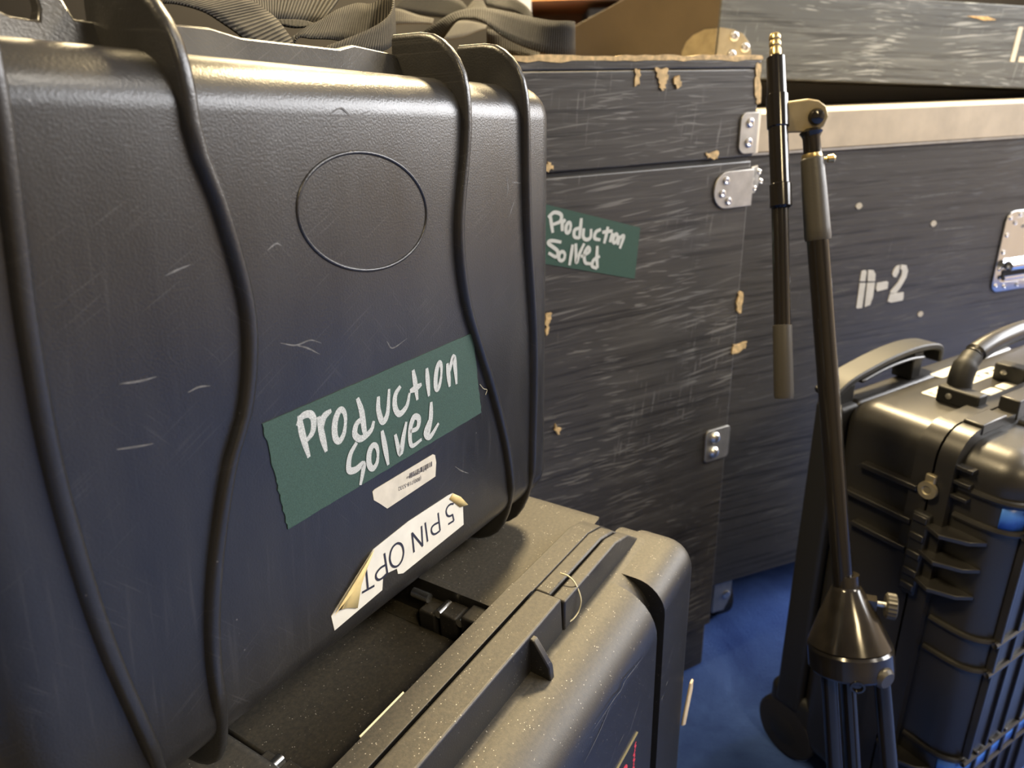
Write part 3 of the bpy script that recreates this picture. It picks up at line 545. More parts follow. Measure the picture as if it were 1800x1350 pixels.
# loose thread and straw lying on the lower case
th = MB().tube([LO + LH * p[0] + Vector((LH.y, -LH.x, 0)) * p[1] + UPZ * (p[2] + .0012) for p in catmull(LOW_THREAD, 6)], .0005, 6).build('loose_thread', 'thread')
tag(th, 'cream curled thread lying over the rim of the dusty case', 'thread')
a, b = [LO + LH * p[0] + Vector((LH.y, -LH.x, 0)) * .0285 + UPZ * .5832 for p in LOW_STRAW]
ed = MB().tube([a - LH * .010, b - LH * .012], .0006, 6).build('straw', 'thread')
tag(ed, 'thin pale straw lying straight along the seam of the dusty case', 'straw')

# ------------------------------------------------------------------ straps piled on the upper case
Mup = uc.matrix_world.copy()
def strap(rows, mat, label, mtx, name='webbing_strap', group=None):
    r2 = []
    for r in rows:
        a = mtx @ Vector(r[:3]); b = mtx @ Vector(r[3:]); r2.append((*a, *b))
    o = ribbon(name, r2, mat); tag(o, label, 'strap', group); return o
bpy.context.view_layer.update(); Mup = uc.matrix_world.copy()
strap(STRAP_L[0], 'web', 'ribbed grey strap slanting down behind the rim beside the second rib', Mup)
strap(STRAP_L[1], 'web', 'grey strap standing at the back of the pile on the taped case', Mup)
strap(STRAP_L[2], 'web', 'grey strap curled into a loop above the rim of the taped case', Mup)
strap(STRAP_L[3], 'web_dark', 'dark strap end lying inside the pile on the taped case', Mup)

# ------------------------------------------------------------------ black plywood case
WO = Vector((.308, .925, 0)); WH = az(62.5)
wc = empty('plywood_case', WO, WH, UPZ)
tag(wc, 'scuffed black plywood case with worn pale top edge and a green tape label', 'case')
WX, WY = -.80, .62
MB().box(WX, 0, 0, WY, .086, .8035).build('body', 'wood_black', wc, bevel=.002)
MB().box(WX, -.004, .006, WY, .0, .085).build('plinth', 'wood_black', wc, bevel=.003)
MB().box(WX, .002, 0, WY, .8085, .9085).build('lid', 'wood_black', wc, bevel=.002)
MB().box(WX + .004, -.004, .004, WY - .004, .795, .812).build('seam_liner', 'black_matte', wc, smooth=0)
MB().box(WX, .002, -.0008, WY, .9088, .9190).build('lid_top_board', 'wood_black', wc, bevel=.002)
rnd = random.Random(11); ed = MB(); n = 60; z0 = []
prof = [(WX, .9235)] + [(WX + (.002 - WX) * k / n, .9225 + rnd.uniform(-.0008, .0012)) for k in range(1, n)] + [(.001, .9225), (.003, .920)] + [(.002 + (WX - .002) * k / n, .9180 - max(0, rnd.uniform(-.002, .0022))) for k in range(n + 1)]
ed.prism(prof, 'y', -.0016, WY).build('bare_top_edge', 'raw_wood', wc, smooth=0)
for i, ch in enumerate(WOOD_CHIPS):
    ext = []; r_ = random.Random(i)
    for a, b in zip(ch, ch[1:] + ch[:1]): ext += jag(a, b, 5, .0019, r_)
    MB().prism(ext, 'y', -.0012 - .0004 * (i % 3), .001).build('paint_chip', 'raw_wood', wc, smooth=0)
t2 = MB().prism(TAPE2, 'y', -.0006, .0001).build('tape_strip', 'green_tape2', wc, smooth=0)
tag(t2, 'green tape with white handwriting')
st = MB()
for k, s in enumerate(TAPE2_STROKES): st.stroke(s, .0043, -.0008 - k * 2e-5, .75)
st.build('handwriting', 'marker2', t2, smooth=0)
def screws(pts, parent, y, r=.005, mat='screw', name='screw'):
    for x, z in pts:
        MB().lathe((x, y, z), (0, -1, 0), [(0, r), (.0008, r), (.0018, r * .85), (.0022, r * .55), (.0015, r * .3), (.0015, 0)], 14).build(name, mat, parent)
def rpoly(x0, x1, z0, z1, r, corners='1111', n=5):
    out = []
    for (cx, cz, a0, on) in ((x1 - r, z1 - r, 0, corners[0]), (x0 + r, z1 - r, 90, corners[1]), (x0 + r, z0 + r, 180, corners[2]), (x1 - r, z0 + r, 270, corners[3])):
        if on == '1': out += [(cx + r * math.cos(math.radians(a0 + 90 * k / n)), cz + r * math.sin(math.radians(a0 + 90 * k / n))) for k in range(n + 1)]
        else: out.append((cx + (r if a0 in (0, 270) else -r), cz + (r if a0 in (0, 90) else -r)))
    return out
def folded_leaf(poly, ang, y=0.0, t=.0022):
    """plate leaf hinged at x=0, swung back by ang"""
    c, s = math.cos(ang), math.sin(ang)
    mb = MB(); n = len(poly)
    f = [(x * c, y + x * s - t, z) for x, z in poly]; b = [(x * c + t * s, y + x * s + t * .2, z) for x, z in poly]
    mb.add(f + b, [tuple(range(n)), tuple(range(n, 2 * n))[::-1]] + [(i, (i + 1) % n, n + (i + 1) % n, n + i) for i in range(n)])
    return mb
# big corner plate
p1 = MB().prism(rpoly(-.060, .004, .748, .793, .0215, '0110'), 'y', -.0026, 0).build('corner_plate', 'zinc', wc, bevel=.0006)
screws([(-.042, .782), (-.047, .767), (-.036, .757)], p1, -.0026)
l1 = folded_leaf([(.002, .762), (.022, .762), (.034, .770), (.036, .783), (.026, .795), (.002, .795)], math.radians(28)).build('plate_leaf', 'zinc', p1, bevel=.0004)
screws([(.020, .788), (.024, .776), (.014, .768)], p1, .005, .0035)
# small plate on the lid
p2 = MB().prism(rpoly(-.025, .004, .812, .860, .010, '0110'), 'y', -.0026, 0).build('corner_plate', 'zinc', wc, bevel=.0006)
screws([(-.010, .848), (-.010, .825)], p2, -.0026, .006)
folded_leaf([(.002, .811), (.022, .811), (.022, .862), (.002, .862)], math.radians(30)).build('plate_leaf', 'tongue', p2, bevel=.0004)
# low hinge plate with two round heads
p3 = MB().prism(rpoly(-.042, .003, .390, .440, .006, '1111'), 'y', -.0026, 0).build('corner_plate', 'zinc', wc, bevel=.0006)
for z in (.427, .404): MB().lathe((-.026, -.0026, z), (0, -1, 0), [(0, .0085), (.002, .0085), (.005, .006), (.0062, .003), (.0065, 0)], 18).build('bolt_head', 'screw', p3)

Mw = Matrix.Translation(WO) @ Matrix(((WH.x, -WH.y, 0), (WH.y, WH.x, 0), (0, 0, 1))).to_4x4()
RL = ['dark strap arching over the plywood case and folding down at its right end', 'pale ribbed strap twisting under the dark arching strap', 'ribbed strap end lying left behind the arching strap', 'dark strap at the back left of the pile on the plywood case', 'short pale strap crossing upright behind the arching strap', 'dark strap curving down behind the right end of the pile', 'ribbed strap lying flat behind the folded strap end, lowest of the pile']
RM = ['web_dark', 'web', 'web', 'web_dark', 'web', 'web_dark', 'web']
STRAP_R[1] = [(r[0], r[1] + .02, r[2], r[3], r[4] + .02, r[5]) for r in STRAP_R[1]]
for rows, mt, lb in zip(STRAP_R, RM, RL): strap(rows, mt, lb, Mw)

# ------------------------------------------------------------------ charcoal case with the stencil
DO = Vector((.33, .988, 0)); DH = az(70.1)
dc = empty('flight_case', DO, DH, UPZ)
tag(dc, 'long charcoal flight case with white stencilled D-2 and a pale metal band', 'case')
DX0, DX1, DY = -.02, 1.05, .62
DX0 = -.012
MB().box(DX0, DX1, 0, DY, .110, .807).build('body', 'd2_black', dc, bevel=.002)
MB().box(DX0 - .02, DX1, -.003, DY, .8075, .856).build('metal_band', 'tongue', dc, bevel=.0015)
MB().box(DX0 - .02, DX1, -.0036, 0, .8045, .8075).build('band_edge', 'zinc', dc, smooth=0)
g = MB()
for s in D2_GLYPHS: g.prism(s, 'y', -.0008, .0005)
g.build('stencil_lettering', 'white_paint', dc, bevel=.0003)
for x, z in D2_DOTS:
    MB().prism([(x + .0058 * (1 + .2 * math.sin(5 * k)) * math.cos(k * .785), z + .0048 * math.sin(k * .785)) for k in range(8)], 'y', -.0008, .0005).build('paint_chip', 'pale_dot', dc, smooth=0)
for s in D2_SCR: MB().stroke(s, .0034, -.0003, .2).build('scuff_mark', 'pale_wear', dc, smooth=0)
# recessed chrome handle
hx0, hx1, hz0, hz1 = .508, .680, .557, .692
def ring(mb, o, i_, y0, y1):
    n = len(o)
    mb.add([(p[0], y0, p[1]) for p in o] + [(p[0], y0, p[1]) for p in i_] + [(p[0], y1, p[1]) for p in i_] + [(p[0], y1, p[1]) for p in o],
           [(k, (k + 1) % n, n + (k + 1) % n, n + k) for k in range(n)] + [(n + k, n + (k + 1) % n, 2 * n + (k + 1) % n, 2 * n + k) for k in range(n)] + [(k, (k + 1) % n, 3 * n + (k + 1) % n, 3 * n + k) for k in range(n)])
hp = MB(); ring(hp, rpoly(hx0, hx1, hz0, hz1, .018), rpoly(hx0 + .016, hx1 - .016, hz0 + .016, hz1 - .012, .008), -.003, -.0005)
hf = hp.build('handle_plate', 'chrome', dc, bevel=.0008)
MB().add([(hx0 + .016, -.001, hz0 + .016), (hx1 - .016, -.001, hz0 + .016), (hx1 - .016, -.001, hz1 - .012), (hx0 + .016, -.001, hz1 - .012), (hx0 + .03, -.0006, hz0 + .03), (hx1 - .03, -.0006, hz0 + .03), (hx1 - .03, -.0006, hz1 - .03), (hx0 + .03, -.0006, hz1 - .03)],
         [(0, 1, 5, 4), (1, 2, 6, 5), (2, 3, 7, 6), (3, 0, 4, 7), (4, 5, 6, 7)]).build('handle_dish', 'chrome', hf, smooth=0)
for k in range(5):
    screws([(hx0 + .009, hz0 + .012 + k * .028)], hf, -.003, .0035)
screws([(hx0 + .03, hz0 + .008), (hx0 + .06, hz0 + .008), (hx0 + .03, hz1 - .006), (hx0 + .07, hz1 - .006), (hx0 + .022, hz1 - .02), (hx0 + .05, hz1 - .028)], hf, -.003, .0035)
MB().tube([(hx0 + .020, -.009, hz0 + .045), (hx1 - .02, -.009, hz0 + .045)], .0085, 14).build('handle_bar', 'chrome', hf)
MB().tube([(hx0 + .018, -.006, hz0 + .024), (hx1 - .02, -.006, hz0 + .024)], .004, 10).build('handle_bar', 'chrome', hf)
MB().box(hx0 + .018, hx1 - .02, -.004, -.0008, hz0 + .026, hz0 + .036).build('handle_gap', 'black_matte', hf, smooth=0)
# casters
def caster(x, y):
    c_ = MB().box(x - .035, x + .035, y - .035, y + .035, .104, .110).box(x - .022, x - .018, y - .02, y + .028, .045, .106).box(x + .018, x + .022, y - .02, y + .028, .045, .106).build('caster_fork', 'zinc', dc, bevel=.001)
    MB().lathe((x - .016, y + .004, .047), (1, 0, 0), [(0, .04), (.003, .047), (.029, .047), (.032, .04)], 24).build('caster_wheel', 'rubber', c_)
    MB().lathe((x - .03, y + .004, .052), (1, 0, 0), [(0, .006), (.006, .008), (.06, .008), (.064, .006)], 12).build('axle_bolt', 'screw', c_)
MB().prism([(.004, .048), (.004, .112), (.040, .112), (.040, .075), (.028, .048)], 'y', .004, .010).build('caster_guard', 'zinc', dc, bevel=.001)
screws([(.030, .080)], dc, .004, .008)
for x, y in ((.045, .06), (1.0, .06), (.035, .55), (1.0, .55)): caster(x, y)

# ------------------------------------------------------------------ grey box lying on the charcoal case
BO = Vector((0.37604012, 1.3676343, 0.94760363)); BH = Vector((0.98112084, 0.18549234, -0.05472197)); BV = Vector((0.05376943, 0.01016574, 0.99850163))
bx = empty('grey_box', BO, BH, BV)
tag(bx, 'scratched grey board box with a brown end, lying tilted on the flight case', 'box')
MB().box(0, .95, 0, .018, -.037, .1038).build('front_board', 'wood_grey', bx, bevel=.002)
bpy.context.view_layer.update(); Bi = bx.matrix_world.inverted()
pd = (Bi.to_3x3() @ az(-45)).normalized(); pd.z = 0; pd.normalize(); pn = Vector((-pd.y, pd.x, 0))
if pn.y > 0 and pn.x > 0: pn = -pn
pts = [(0.002, -.037), (.002, .1038), (.200, .1035), (.3248, .0624), (.40, .036), (.40, -.037)]
sb = MB(); f0 = [pd * a + Vector((0, 0, z)) for a, z in pts]; off = Vector((pd.y, -pd.x, 0))
if off.x < 0: off = -off
f1 = [p + off * .016 for p in f0]; n = len(pts)
sb.add(f0 + f1, [tuple(range(n)), tuple(range(n, 2 * n))[::-1]] + [(i, (i + 1) % n, n + (i + 1) % n, n + i) for i in range(n)])
sb.build('end_board', 'wood_brown', bx, bevel=.0015)
MB().prism([(.02, .02), (.95, .02), (.95, .30), (-.16, .30), (-.19, .2)], 'z', -.036, -.020).build('bottom_board', 'wood_brown', bx, smooth=0)
MB().prism([(.02, .02), (.95, .02), (.95, .20), (-.10, .20)], 'z', .088, .1035).build('top_board', 'wood_brown', bx, smooth=0)
bk = MB().prism([(.001, -.03), (.060, -.03), (.066, .004), (.060, .020), (.046, .034), (.028, .040), (.001, .042)], 'y', -.0026, 0).build('corner_plate', 'zinc_warm', bx, bevel=.0005)
screws([(.030, .029), (.053, .012), (.029, .000)], bk, -.0026, .0082)
bl = MB(); pl = [(.001, -.03), (.001, .0405), (.026, .040), (.048, .032), (.060, .022), (.068, .006), (.066, -.03)]
fo = [pd * a - off * .0026 + Vector((0, 0, z)) for a, z in pl]; fi = [pd * a + Vector((0, 0, z)) for a, z in pl]; n = len(pl)
bl.add(fo + fi, [tuple(range(n)), tuple(range(n, 2 * n))[::-1]] + [(i, (i + 1) % n, n + (i + 1) % n, n + i) for i in range(n)])
bl.build('plate_leaf', 'zinc_warm', bk, bevel=.0004)
MB().prism(BOX_CHIP, 'y', -.001, .001).build('paint_chip', 'raw_wood', bx, smooth=0)
MB().box(.6075, .6175, -.0008, .0005, .0085, .0685).build('stencil_lettering', 'white_paint', bx, smooth=0)
MB().box(.6255, .645, -.0008, .0005, .0085, .018).build('stencil_lettering', 'white_paint', bx, smooth=0)
MB().prism([(.12, -.0835), (.95, -.0385), (.95, -.037), (.12, -.037)], 'y', .10, .13).build('skid', 'dark_box', bx, smooth=0)
MB().prism([(.0, -.0905), (.95, -.0385), (.95, -.037), (.0, -.037)], 'y', .20, .23).build('skid', 'dark_box', bx, smooth=0)

# ------------------------------------------------------------------ microphone stand, folded
ms = empty('microphone_stand', (.345, .50, 0))
tag(ms, 'black folding microphone stand with boom hanging down beside the flight case', 'stand')
sh = Vector((.345, .50, 0))
def V3(*p): return Vector(p) - sh
tip, b2, rod, rode = V3(.2526, .7246, .9309), V3(.2528, .6856, .8324), V3(.2525, .631, .6808), V3(.2517, .6047, .6145)
bd = (b2 - tip).normalized()
hin, gT, gB, pE = V3(.284, .6984, .8592), V3(.286, .690, .8246), V3(.2913, .6677, .7519), V3(.319, .5779, .438)
pdn = (pE - gT).normalized()
cl = MB().lathe(tip + bd * .020, bd, [(0, .0060), (.002, .0082), (.036, .0086), (.037, .0098), (.066, .0098), (.067, .0086), (.118, .0088), (.119, .0098), (.139, .0098), (.141, .0070)], 20)
cl.build('boom_coupling', 'black_metal', ms, smooth=30)
MB().lathe(tip, bd, [(0, .0042), (.002, .0052), (.005, .0052), (.006, .0044), (.008, .0053), (.011, .0053), (.012, .0044), (.014, .0053), (.021, .0053)], 16).build('thread_tip', 'brass', ms, smooth=30)
MB().tube([b2 - bd * .02, rod + bd * .01], .0076, 16).build('boom_arm', 'black_metal', ms)
rd_ = (rode - rod).normalized()
MB().lathe(rod, rd_, [(0, .0070), (.0015, .0086), (.066, .0088), (.069, .0080)], 20).build('boom_grip', 'grip', ms, smooth=30)
# hinge plate between boom and pole
sx = Vector((1, 0, 0)); cen = hin + Vector((0, -.001, .0))
pl = [cen + Vector((x, 0, z)) for x, z in [(-.024, .0135), (-.005, .0155), (.004, .014), (.0115, .009), (.0150, .0), (.0115, -.009), (.004, -.0135), (-.024, -.0135)]]
hb = MB(); n = len(pl); hb.add([p + Vector((0, -.004, 0)) for p in pl] + [p + Vector((0, .004, 0)) for p in pl], [tuple(range(n)), tuple(range(n, 2 * n))[::-1]] + [(i, (i + 1) % n, n + (i + 1) % n, n + i) for i in range(n)])
hb.build('hinge_plate', 'olive_metal', ms, bevel=.0015)
MB().lathe(cen + Vector((.003, -.003, 0)), (0, -1, 0), [(0, .0075), (.002, .0075), (.005, .006), (.0065, .003), (.007, 0)], 18).build('hinge_bolt', 'black_metal', ms)
nk = cen + Vector((.001, 0, -.011))
MB().lathe(nk, pdn, [(0, .0075), (.003, .0105), (.006, .0085), (.008, .0078), (.026, .0080)], 20).build('hinge_neck', 'black_metal', ms, smooth=30)
MB().lathe(gT - pdn * .002, pdn, [(0, .0088), (.003, .0094), (.004, .0092)], 20).build('collar', 'brass', ms, smooth=30)
MB().lathe(gT + pdn * .001, pdn, [(0, .0088), (.002, .0102), (.03, .0112), (.065, .0118), (.073, .0120), (.0765, .0112)], 24).build('clutch_grip', 'grip', ms, smooth=30)
MB().lathe(gT + Vector((.008, -.002, -.003)), (1, -.15, .1), [(0, .002), (.005, .002), (.006, .0036), (.011, .0038), (.0125, .0025)], 14).build('lock_screw', 'brass', ms, smooth=30)
MB().tube([gB - pdn * .01, pE + pdn * .02], .0098, 20).build('pole', 'black_metal', ms)
cT, cB = V3(.3255, .5716, .4221), V3(.3263, .5417, .3466)
cdir = (pdn * .45 + (cB - cT).normalized() * .55).normalized(); c0 = pE + pdn * .012 + Vector((.003, 0, 0))
cone = MB().lathe(c0, cdir, [(-.012, .0122), (-.001, .0122), (-.0005, .0130), (.002, .0145), (.028, .0270), (.050, .0362), (.0555, .0385), (.0575, .0372), (.060, .0392), (.080, .0392), (.0825, .0375), (.0825, .032), (.078, .030)], 40)
cb = cone.build('base_casting', 'cast', ms, smooth=30)
rt = Vector((.92, -.36, 0)).normalized()
kb = c0 + cdir * .012
MB().tube([kb + rt * .014, kb + rt * .026], .0075, 4).build('screw_boss', 'cast', ms, smooth=30)
MB().tube([kb + rt * .026, kb + rt * .036], .0028, 10).build('screw_shank', 'pin', ms)
kn = MB(); kd = rt; ka = kd.orthogonal().normalized(); kbb = kd.cross(ka); S_ = 36; vs = []
for t_, r0_ in ((.0335, .0105), (.035, .0125), (.0425, .0125), (.0435, .0105)):
    for k in range(S_):
        r_ = r0_ * (1 if k % 2 else .93); vs.append(kb + kd * t_ + r_ * (math.cos(2 * math.pi * k / S_) * ka + math.sin(2 * math.pi * k / S_) * kbb))
kn.add(vs, [(i * S_ + k, i * S_ + (k + 1) % S_, (i + 1) * S_ + (k + 1) % S_, (i + 1) * S_ + k) for i in range(3) for k in range(S_)] + [tuple(range(S_))[::-1], tuple(3 * S_ + k for k in range(S_))])
kn.build('thumb_screw', 'grip', ms, smooth=30)
# legs hang straight down from the casting
low = c0 + cdir * .070
ldir = (pdn * .8 + cdir * .2).normalized()
for ox, oy, sx_, sy_ in ((-.023, -.002, -.012, .0), (.004, .020, .0, .02), (.023, -.014, .012, -.012)):
    top = low + Vector((ox, oy, 0)); dd = (ldir + Vector((sx_, sy_, 0))).normalized()
    end = top + dd * ((top.z - .012) / -dd.z)
    MB().tube([top, end], .0078, 14).build('leg', 'black_metal', ms)
    MB().tube([end - dd * .03, end + dd * .002], .0105, 14).build('rubber_foot', 'rubber', ms)
lg = low + Vector((.022, -.018, 0))
view = Vector((-.5, -.85, .15)).normalized()
MB().lathe(low + Vector((.014, -.030, .004)), (.35, -.9, 0), [(0, .011), (.006, .0105), (.009, .008)], 16).build('leg_pivot', 'grip', ms, smooth=30)
hole = c0 + cdir * .072 + Vector((-.010, -.036, 0))
MB().lathe(hole, (-.25, -.95, 0), [(-.004, .0068), (.003, .0068), (.0032, .0048), (.001, .0046), (.001, .0)], 18).build('rivet', 'black_metal', ms, smooth=30)

# ------------------------------------------------------------------ trolley case
TO = Vector((.373, .74, 0)); TX = az(60)
tc_ = empty('trolley_case', TO, TX, UPZ)
tag(tc_, 'black upright trolley case with ribbed lid and blue bands, at the right edge', 'case')
TW = .40
def tb(name, b, r, mat='trolley', keep=None, seg=6, parent=None): return rounded_box(name, b, r, mat, parent or tc_, seg, keep=keep)
# y is minus s : base 0..-.098, rims -.098..-.135, lid -.135..-.20
tb('base_shell', (0, TW, -.104, 0, .03, .556), .030, keep=lambda a, b: not (a.y < -.09 and b.y < -.09))
tb('base_rim', (-.006, TW + .006, -.1155, -.096, .03, .563), .034, keep=lambda a, b: abs(a.y - b.y) > .005)
tb('lid_rim', (-.006, TW + .006, -.136, -.118, .03, .563), .034, keep=lambda a, b: abs(a.y - b.y) > .005)
tb('lid_shell', (.004, TW - .004, -.200, -.128, .03, .552), .034, keep=lambda a, b: not (a.y > -.14 and b.y > -.14), seg=8)
tb('back_channel', (.03, TW - .03, -.004, .028, .03, .545), .008)
tb('side_skid', (-.004, .03, -.006, .030, .09, .545), .006, 'black_matte')
# side ridges on the base
for z, s0 in ((.492, .036), (.452, .020), (.417, .036)):
    MB().prism([(-s0, z - .003), (-s0 - .006, z + .003), (-.105, z + .003), (-.105, z - .003)], 'x', -.009, .004).build('side_ridge', 'trolley', tc_, bevel=.0008)
MB().prism([(-.006, .452), (-.024, .452), (-.024, .447), (-.006, .447)], 'x', -.008, .004).build('side_ridge', 'trolley', tc_, bevel=.0008)
# latch column
MB().box(-.013, .0, -.126, -.108, .37, .47).build('latch_column', 'black_matte', tc_, bevel=.002)
for z in (.462, .440, .418, .396, .378): MB().box(-.015, .0, -.125, -.110, z - .002, z + .006).build('latch_step', 'trolley', tc_, bevel=.001)
MB().lathe((-.008, -.117, .497), (-1, 0, 0), [(0, .0095), (.004, .0095), (.0042, .005), (.003, .004), (.003, 0)], 20).build('key_ring_tab', 'zinc_warm', tc_, smooth=30)
MB().box(-.010, -.004, -.122, -.112, .503, .514).build('key_ring_tab', 'zinc_warm', tc_, bevel=.001)
# angled fins on the lid
for z in (.459, .427, .394, .155):
    MB().prism([(.004, -.176), (-.010, -.166), (-.022, -.142), (-.012, -.119), (.004, -.117)], 'z', z - .003, z + .002).build('lid_fin', 'trolley', tc_, bevel=.0007)
# hoops round the lid
def hoop(z, s0=-.140, t1=TW - .01, r=.0034):
    pts = [(.003, s0, z), (.003, -.165, z), (.006, -.182, z), (.014, -.193, z), (.028, -.1995, z), (.045, -.201, z), (t1, -.201, z)]
    MB().tube(catmull(pts, 5), r, 8).build('lid_hoop', 'trolley', tc_)
for z in (.508, .476, .346, .307, .180, .150): hoop(z)
def band(z0, z1):
    pts = catmull([(.0058, -.1800, 0), (.0090, -.1868, 0), (.0150, -.1920, 0), (.028, -.1985, 0), (.045, -.2008, 0), (.10, -.2008, 0), (TW - .03, -.2008, 0)], 5)
    mb = MB()
    for p in pts: mb.v += [(p.x, p.y, z0), (p.x, p.y, z1)]
    mb.f = [(2 * i, 2 * i + 1, 2 * i + 3, 2 * i + 2) for i in range(len(pts) - 1)]
    o = mb.build('tape_band', 'blue_tape', tc_, smooth=180, solid=.0005); o['label'] = 'bright blue tape band'
band(.479, .505); band(.153, .177)
# vertical ribs on the lid front
for t in (.022, .056, .09, .13):
    MB().box(t - .0022, t + .0022, -.2035, -.196, .186, .540 if t > .03 else .505).build('front_rib', 'trolley', tc_, bevel=.0008)
for t in (.04, .07, .10, .13, .16): MB().box(t - .0022, t + .0022, -.2038, -.196, .05, .186).build('front_rib', 'trolley', tc_, bevel=.0008)
fl = MB().prism(rpoly(.098, .25, .292, .43, .010), 'y', -.2045, -.199).build('label_recess', 'trolley', tc_, bevel=.0012)
MB().prism(rpoly(.106, .24, .315, .42, .006), 'y', -.2052, -.204).build('front_label', 'label', fl, smooth=0)
# top rim steps
for (x0, x1, z1) in ((.03, .075, .567), (.095, .17, .577), (.22, .30, .577)):
    MB().box(x0, x1, -.137, -.117, .555, z1).build('top_step', 'trolley', tc_, bevel=.0015)
MB().tube([(.10, -.138, .5535), (.10, -.196, .548)], .003, 8).build('lid_hoop', 'trolley', tc_)
for z, s_ in ((.530, -.140), (.514, -.140), (.498, -.140)): MB().box(-.004, .006, -.152, -.134, z - .002, z + .002).build('rim_tooth', 'trolley', tc_, bevel=.0006)
# top carrying handle
for x0, y0, y1 in ((.080, -.105, -.060), (.318, -.105, -.060)):
    MB().box(x0, x0 + .018, y0, y1, .555, .574).build('handle_bracket', 'black_matte', tc_, bevel=.002)
    MB().lathe((x0, -.074, .565), (-1, 0, 0), [(0, .0034), (.001, .0034), (.0018, .002)], 12).build('bracket_pin', 'zinc', tc_)
mk = MB().box(.196, .215, -.095, -.060, .555, .576).build('latch_block', 'black_matte', tc_, bevel=.002)
MB().lathe((.196, -.072, .567), (-1, 0, 0), [(0, .0034), (.001, .0034), (.0018, .002)], 12).build('latch_pin', 'zinc', mk)
MB().tube(catmull([(.100, -.074, .562), (.101, -.072, .580), (.108, -.071, .594), (.120, -.070, .602)], 5), [.0085] * 2 + [.0125] * 9 + [.011] * 5, 14).build('handle_arm', 'black_matte', tc_)
MB().tube(catmull([(.316, -.074, .562), (.315, -.072, .580), (.308, -.071, .594), (.296, -.070, .602)], 5), [.0085] * 2 + [.0125] * 9 + [.011] * 5, 14).build('handle_arm', 'black_matte', tc_)
MB().tube(catmull([(.122, -.070, .6035), (.130, -.070, .6065), (.16, -.070, .6115), (.21, -.070, .614), (.26, -.070, .6115), (.292, -.070, .606), (.304, -.070, .600)], 6), [.0092] * 3 + [.0095] + [.0112] * 28 + [.0088] + [.0085] * 4, 16).build('handle_grip', 'trolley', tc_, smooth=40)
# pull-out trolley handle at the back
def arch(pts, y0, y1, h, name, mt='trolley'):
    ar = catmull([(p[0], 0, p[1]) for p in pts], 6); mb = MB(); n = len(ar)
    for i, p in enumerate(ar):
        d = (ar[min(i + 1, n - 1)] - ar[max(i - 1, 0)]).normalized(); q_ = Vector((d.z, 0, -d.x)) * h
        mb.v += [(p.x + q_.x, y0, p.z + q_.z), (p.x, y0, p.z), (p.x, y1, p.z), (p.x + q_.x, y1, p.z + q_.z)]
    for i in range(n - 1):
        for k in range(4): mb.f.append((4 * i + k, 4 * i + (k + 1) % 4, 4 * i + 4 + (k + 1) % 4, 4 * i + 4 + k))
    mb.f += [(0, 1, 2, 3), tuple(4 * (n - 1) + k for k in (3, 2, 1, 0))]
    return mb.build(name, mt, tc_, bevel=.002, smooth=40)
arch([(-.010, .562), (.017, .575), (.057, .583), (.099, .5885), (.144, .590), (.180, .586), (.196, .578), (.199, .560)], 0, .030, .008, 'pull_handle', 'black_matte')
arch([(.034, .570), (.080, .577), (.125, .5785), (.157, .575)], -.001, .020, .004, 'handle_ridge')
MB().box(.140, .160, .004, .03, .545, .580).build('handle_post', 'black_matte', tc_, bevel=.002)
MB().box(.0, .03, .004, .03, .53, .566).build('handle_post', 'black_matte', tc_, bevel=.002)
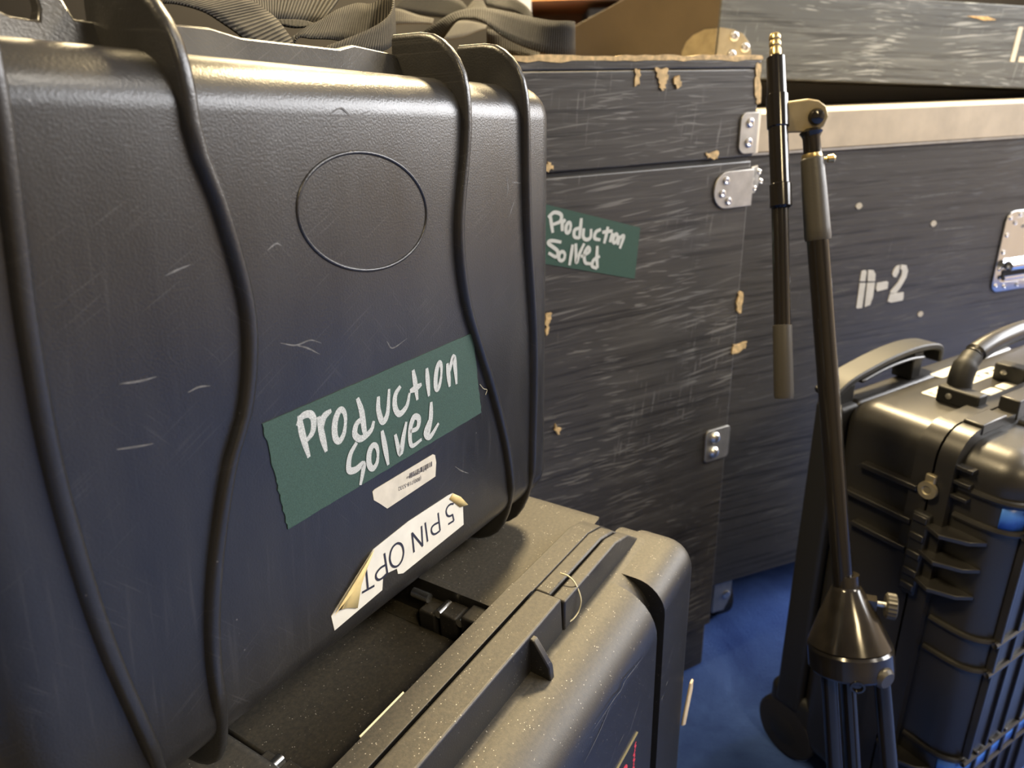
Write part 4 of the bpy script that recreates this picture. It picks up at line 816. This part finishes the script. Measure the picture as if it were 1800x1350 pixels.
# stickers on top
s1 = MB().prism(rpoly(.086, .235, -.058, -.040, .003), 'z', .5558, .5564).build('top_sticker', 'label', tc_, smooth=0)
gl = MB(); rr = random.Random(2)
for k in range(9):
    x = .086 + k * .016
    gl.box(x + .006, x + .0076, -.054, -.044, .5564, .5566).box(x + .006, x + .013, -.049 + rr.uniform(-.004, .003), -.0470, .5564, .5566)
gl.build('lettering', 'ink', s1, smooth=0)
for x0, y0 in ((.140, -.092), (.170, -.092)):
    MB().prism(rpoly(x0, x0 + .026, y0, y0 + .016, .004), 'z', .5558, .5566).build('top_sticker', 'label', tc_, smooth=0)
MB().prism(rpoly(.15, .20, -.028, -.012, .003), 'z', .5558, .5563).build('top_sticker', 'label', tc_, smooth=0)
# wheels
for x in (-.002, TW - .028):
    MB().lathe((x, .012, .046), (1, 0, 0), [(0, .030), (.002, .042), (.006, .046), (.024, .046), (.028, .042), (.030, .03)], 30).build('wheel', 'rubber', tc_, smooth=30)
    MB().lathe((x - .001, .012, .046), (1, 0, 0), [(0, .02), (.002, .024), (.03, .024), (.032, .02)], 20).build('wheel_hub', 'black_matte', tc_, smooth=30)
tb('wheel_housing', (.0, .05, -.03, .045, .03, .115), .014, 'black_matte')
tb('foot_block', (.01, .06, -.19, -.10, 0, .034), .006, 'black_matte', seg=3)
tb('foot_block', (TW - .06, TW - .01, -.19, -.10, 0, .034), .006, 'black_matte', seg=3)

# ------------------------------------------------------------------ shelf against the back wall
sv = empty('storage_shelf', (.3, 3.35, 0))
tag(sv, 'brown wooden storage shelf with grey uprights far behind the straps', 'shelf')
for x in (-.20, 1.15): MB().box(x - .025, x + .03, -.06, .5, 0, 1.9).build('upright', 'post_grey', sv, bevel=.003)
for z in (.35, 1.265, 1.75): MB().box(-.17, 1.12, -.04, .5, z, z + .035).build('shelf_board', 'orange_wood', sv, bevel=.002)
MB().box(-.17, 1.12, .47, .5, .1, 1.9).build('back_panel', 'shelf_brown', sv, smooth=0)
MB().box(-.17, 1.12, -.02, .47, 1.00, 1.035).build('shelf_board', 'shelf_brown', sv, bevel=.002)
kr = rounded_box('storage_crate', (.37, .60, 3.36, 3.60, 1.0355, 1.24), .01, 'dark_box', None, 3)
tag(kr, 'dark crate standing on the far shelf', 'crate')
bt = MB().lathe((.685, 3.40, 1.0355), (0, 0, 1), [(0, .028), (.004, .034), (.15, .034), (.18, .020), (.20, .016), (.225, .016)], 20).build('bottle', 'bottle')
tag(bt, 'small cream bottle standing on the far shelf beside the dark crate', 'bottle')
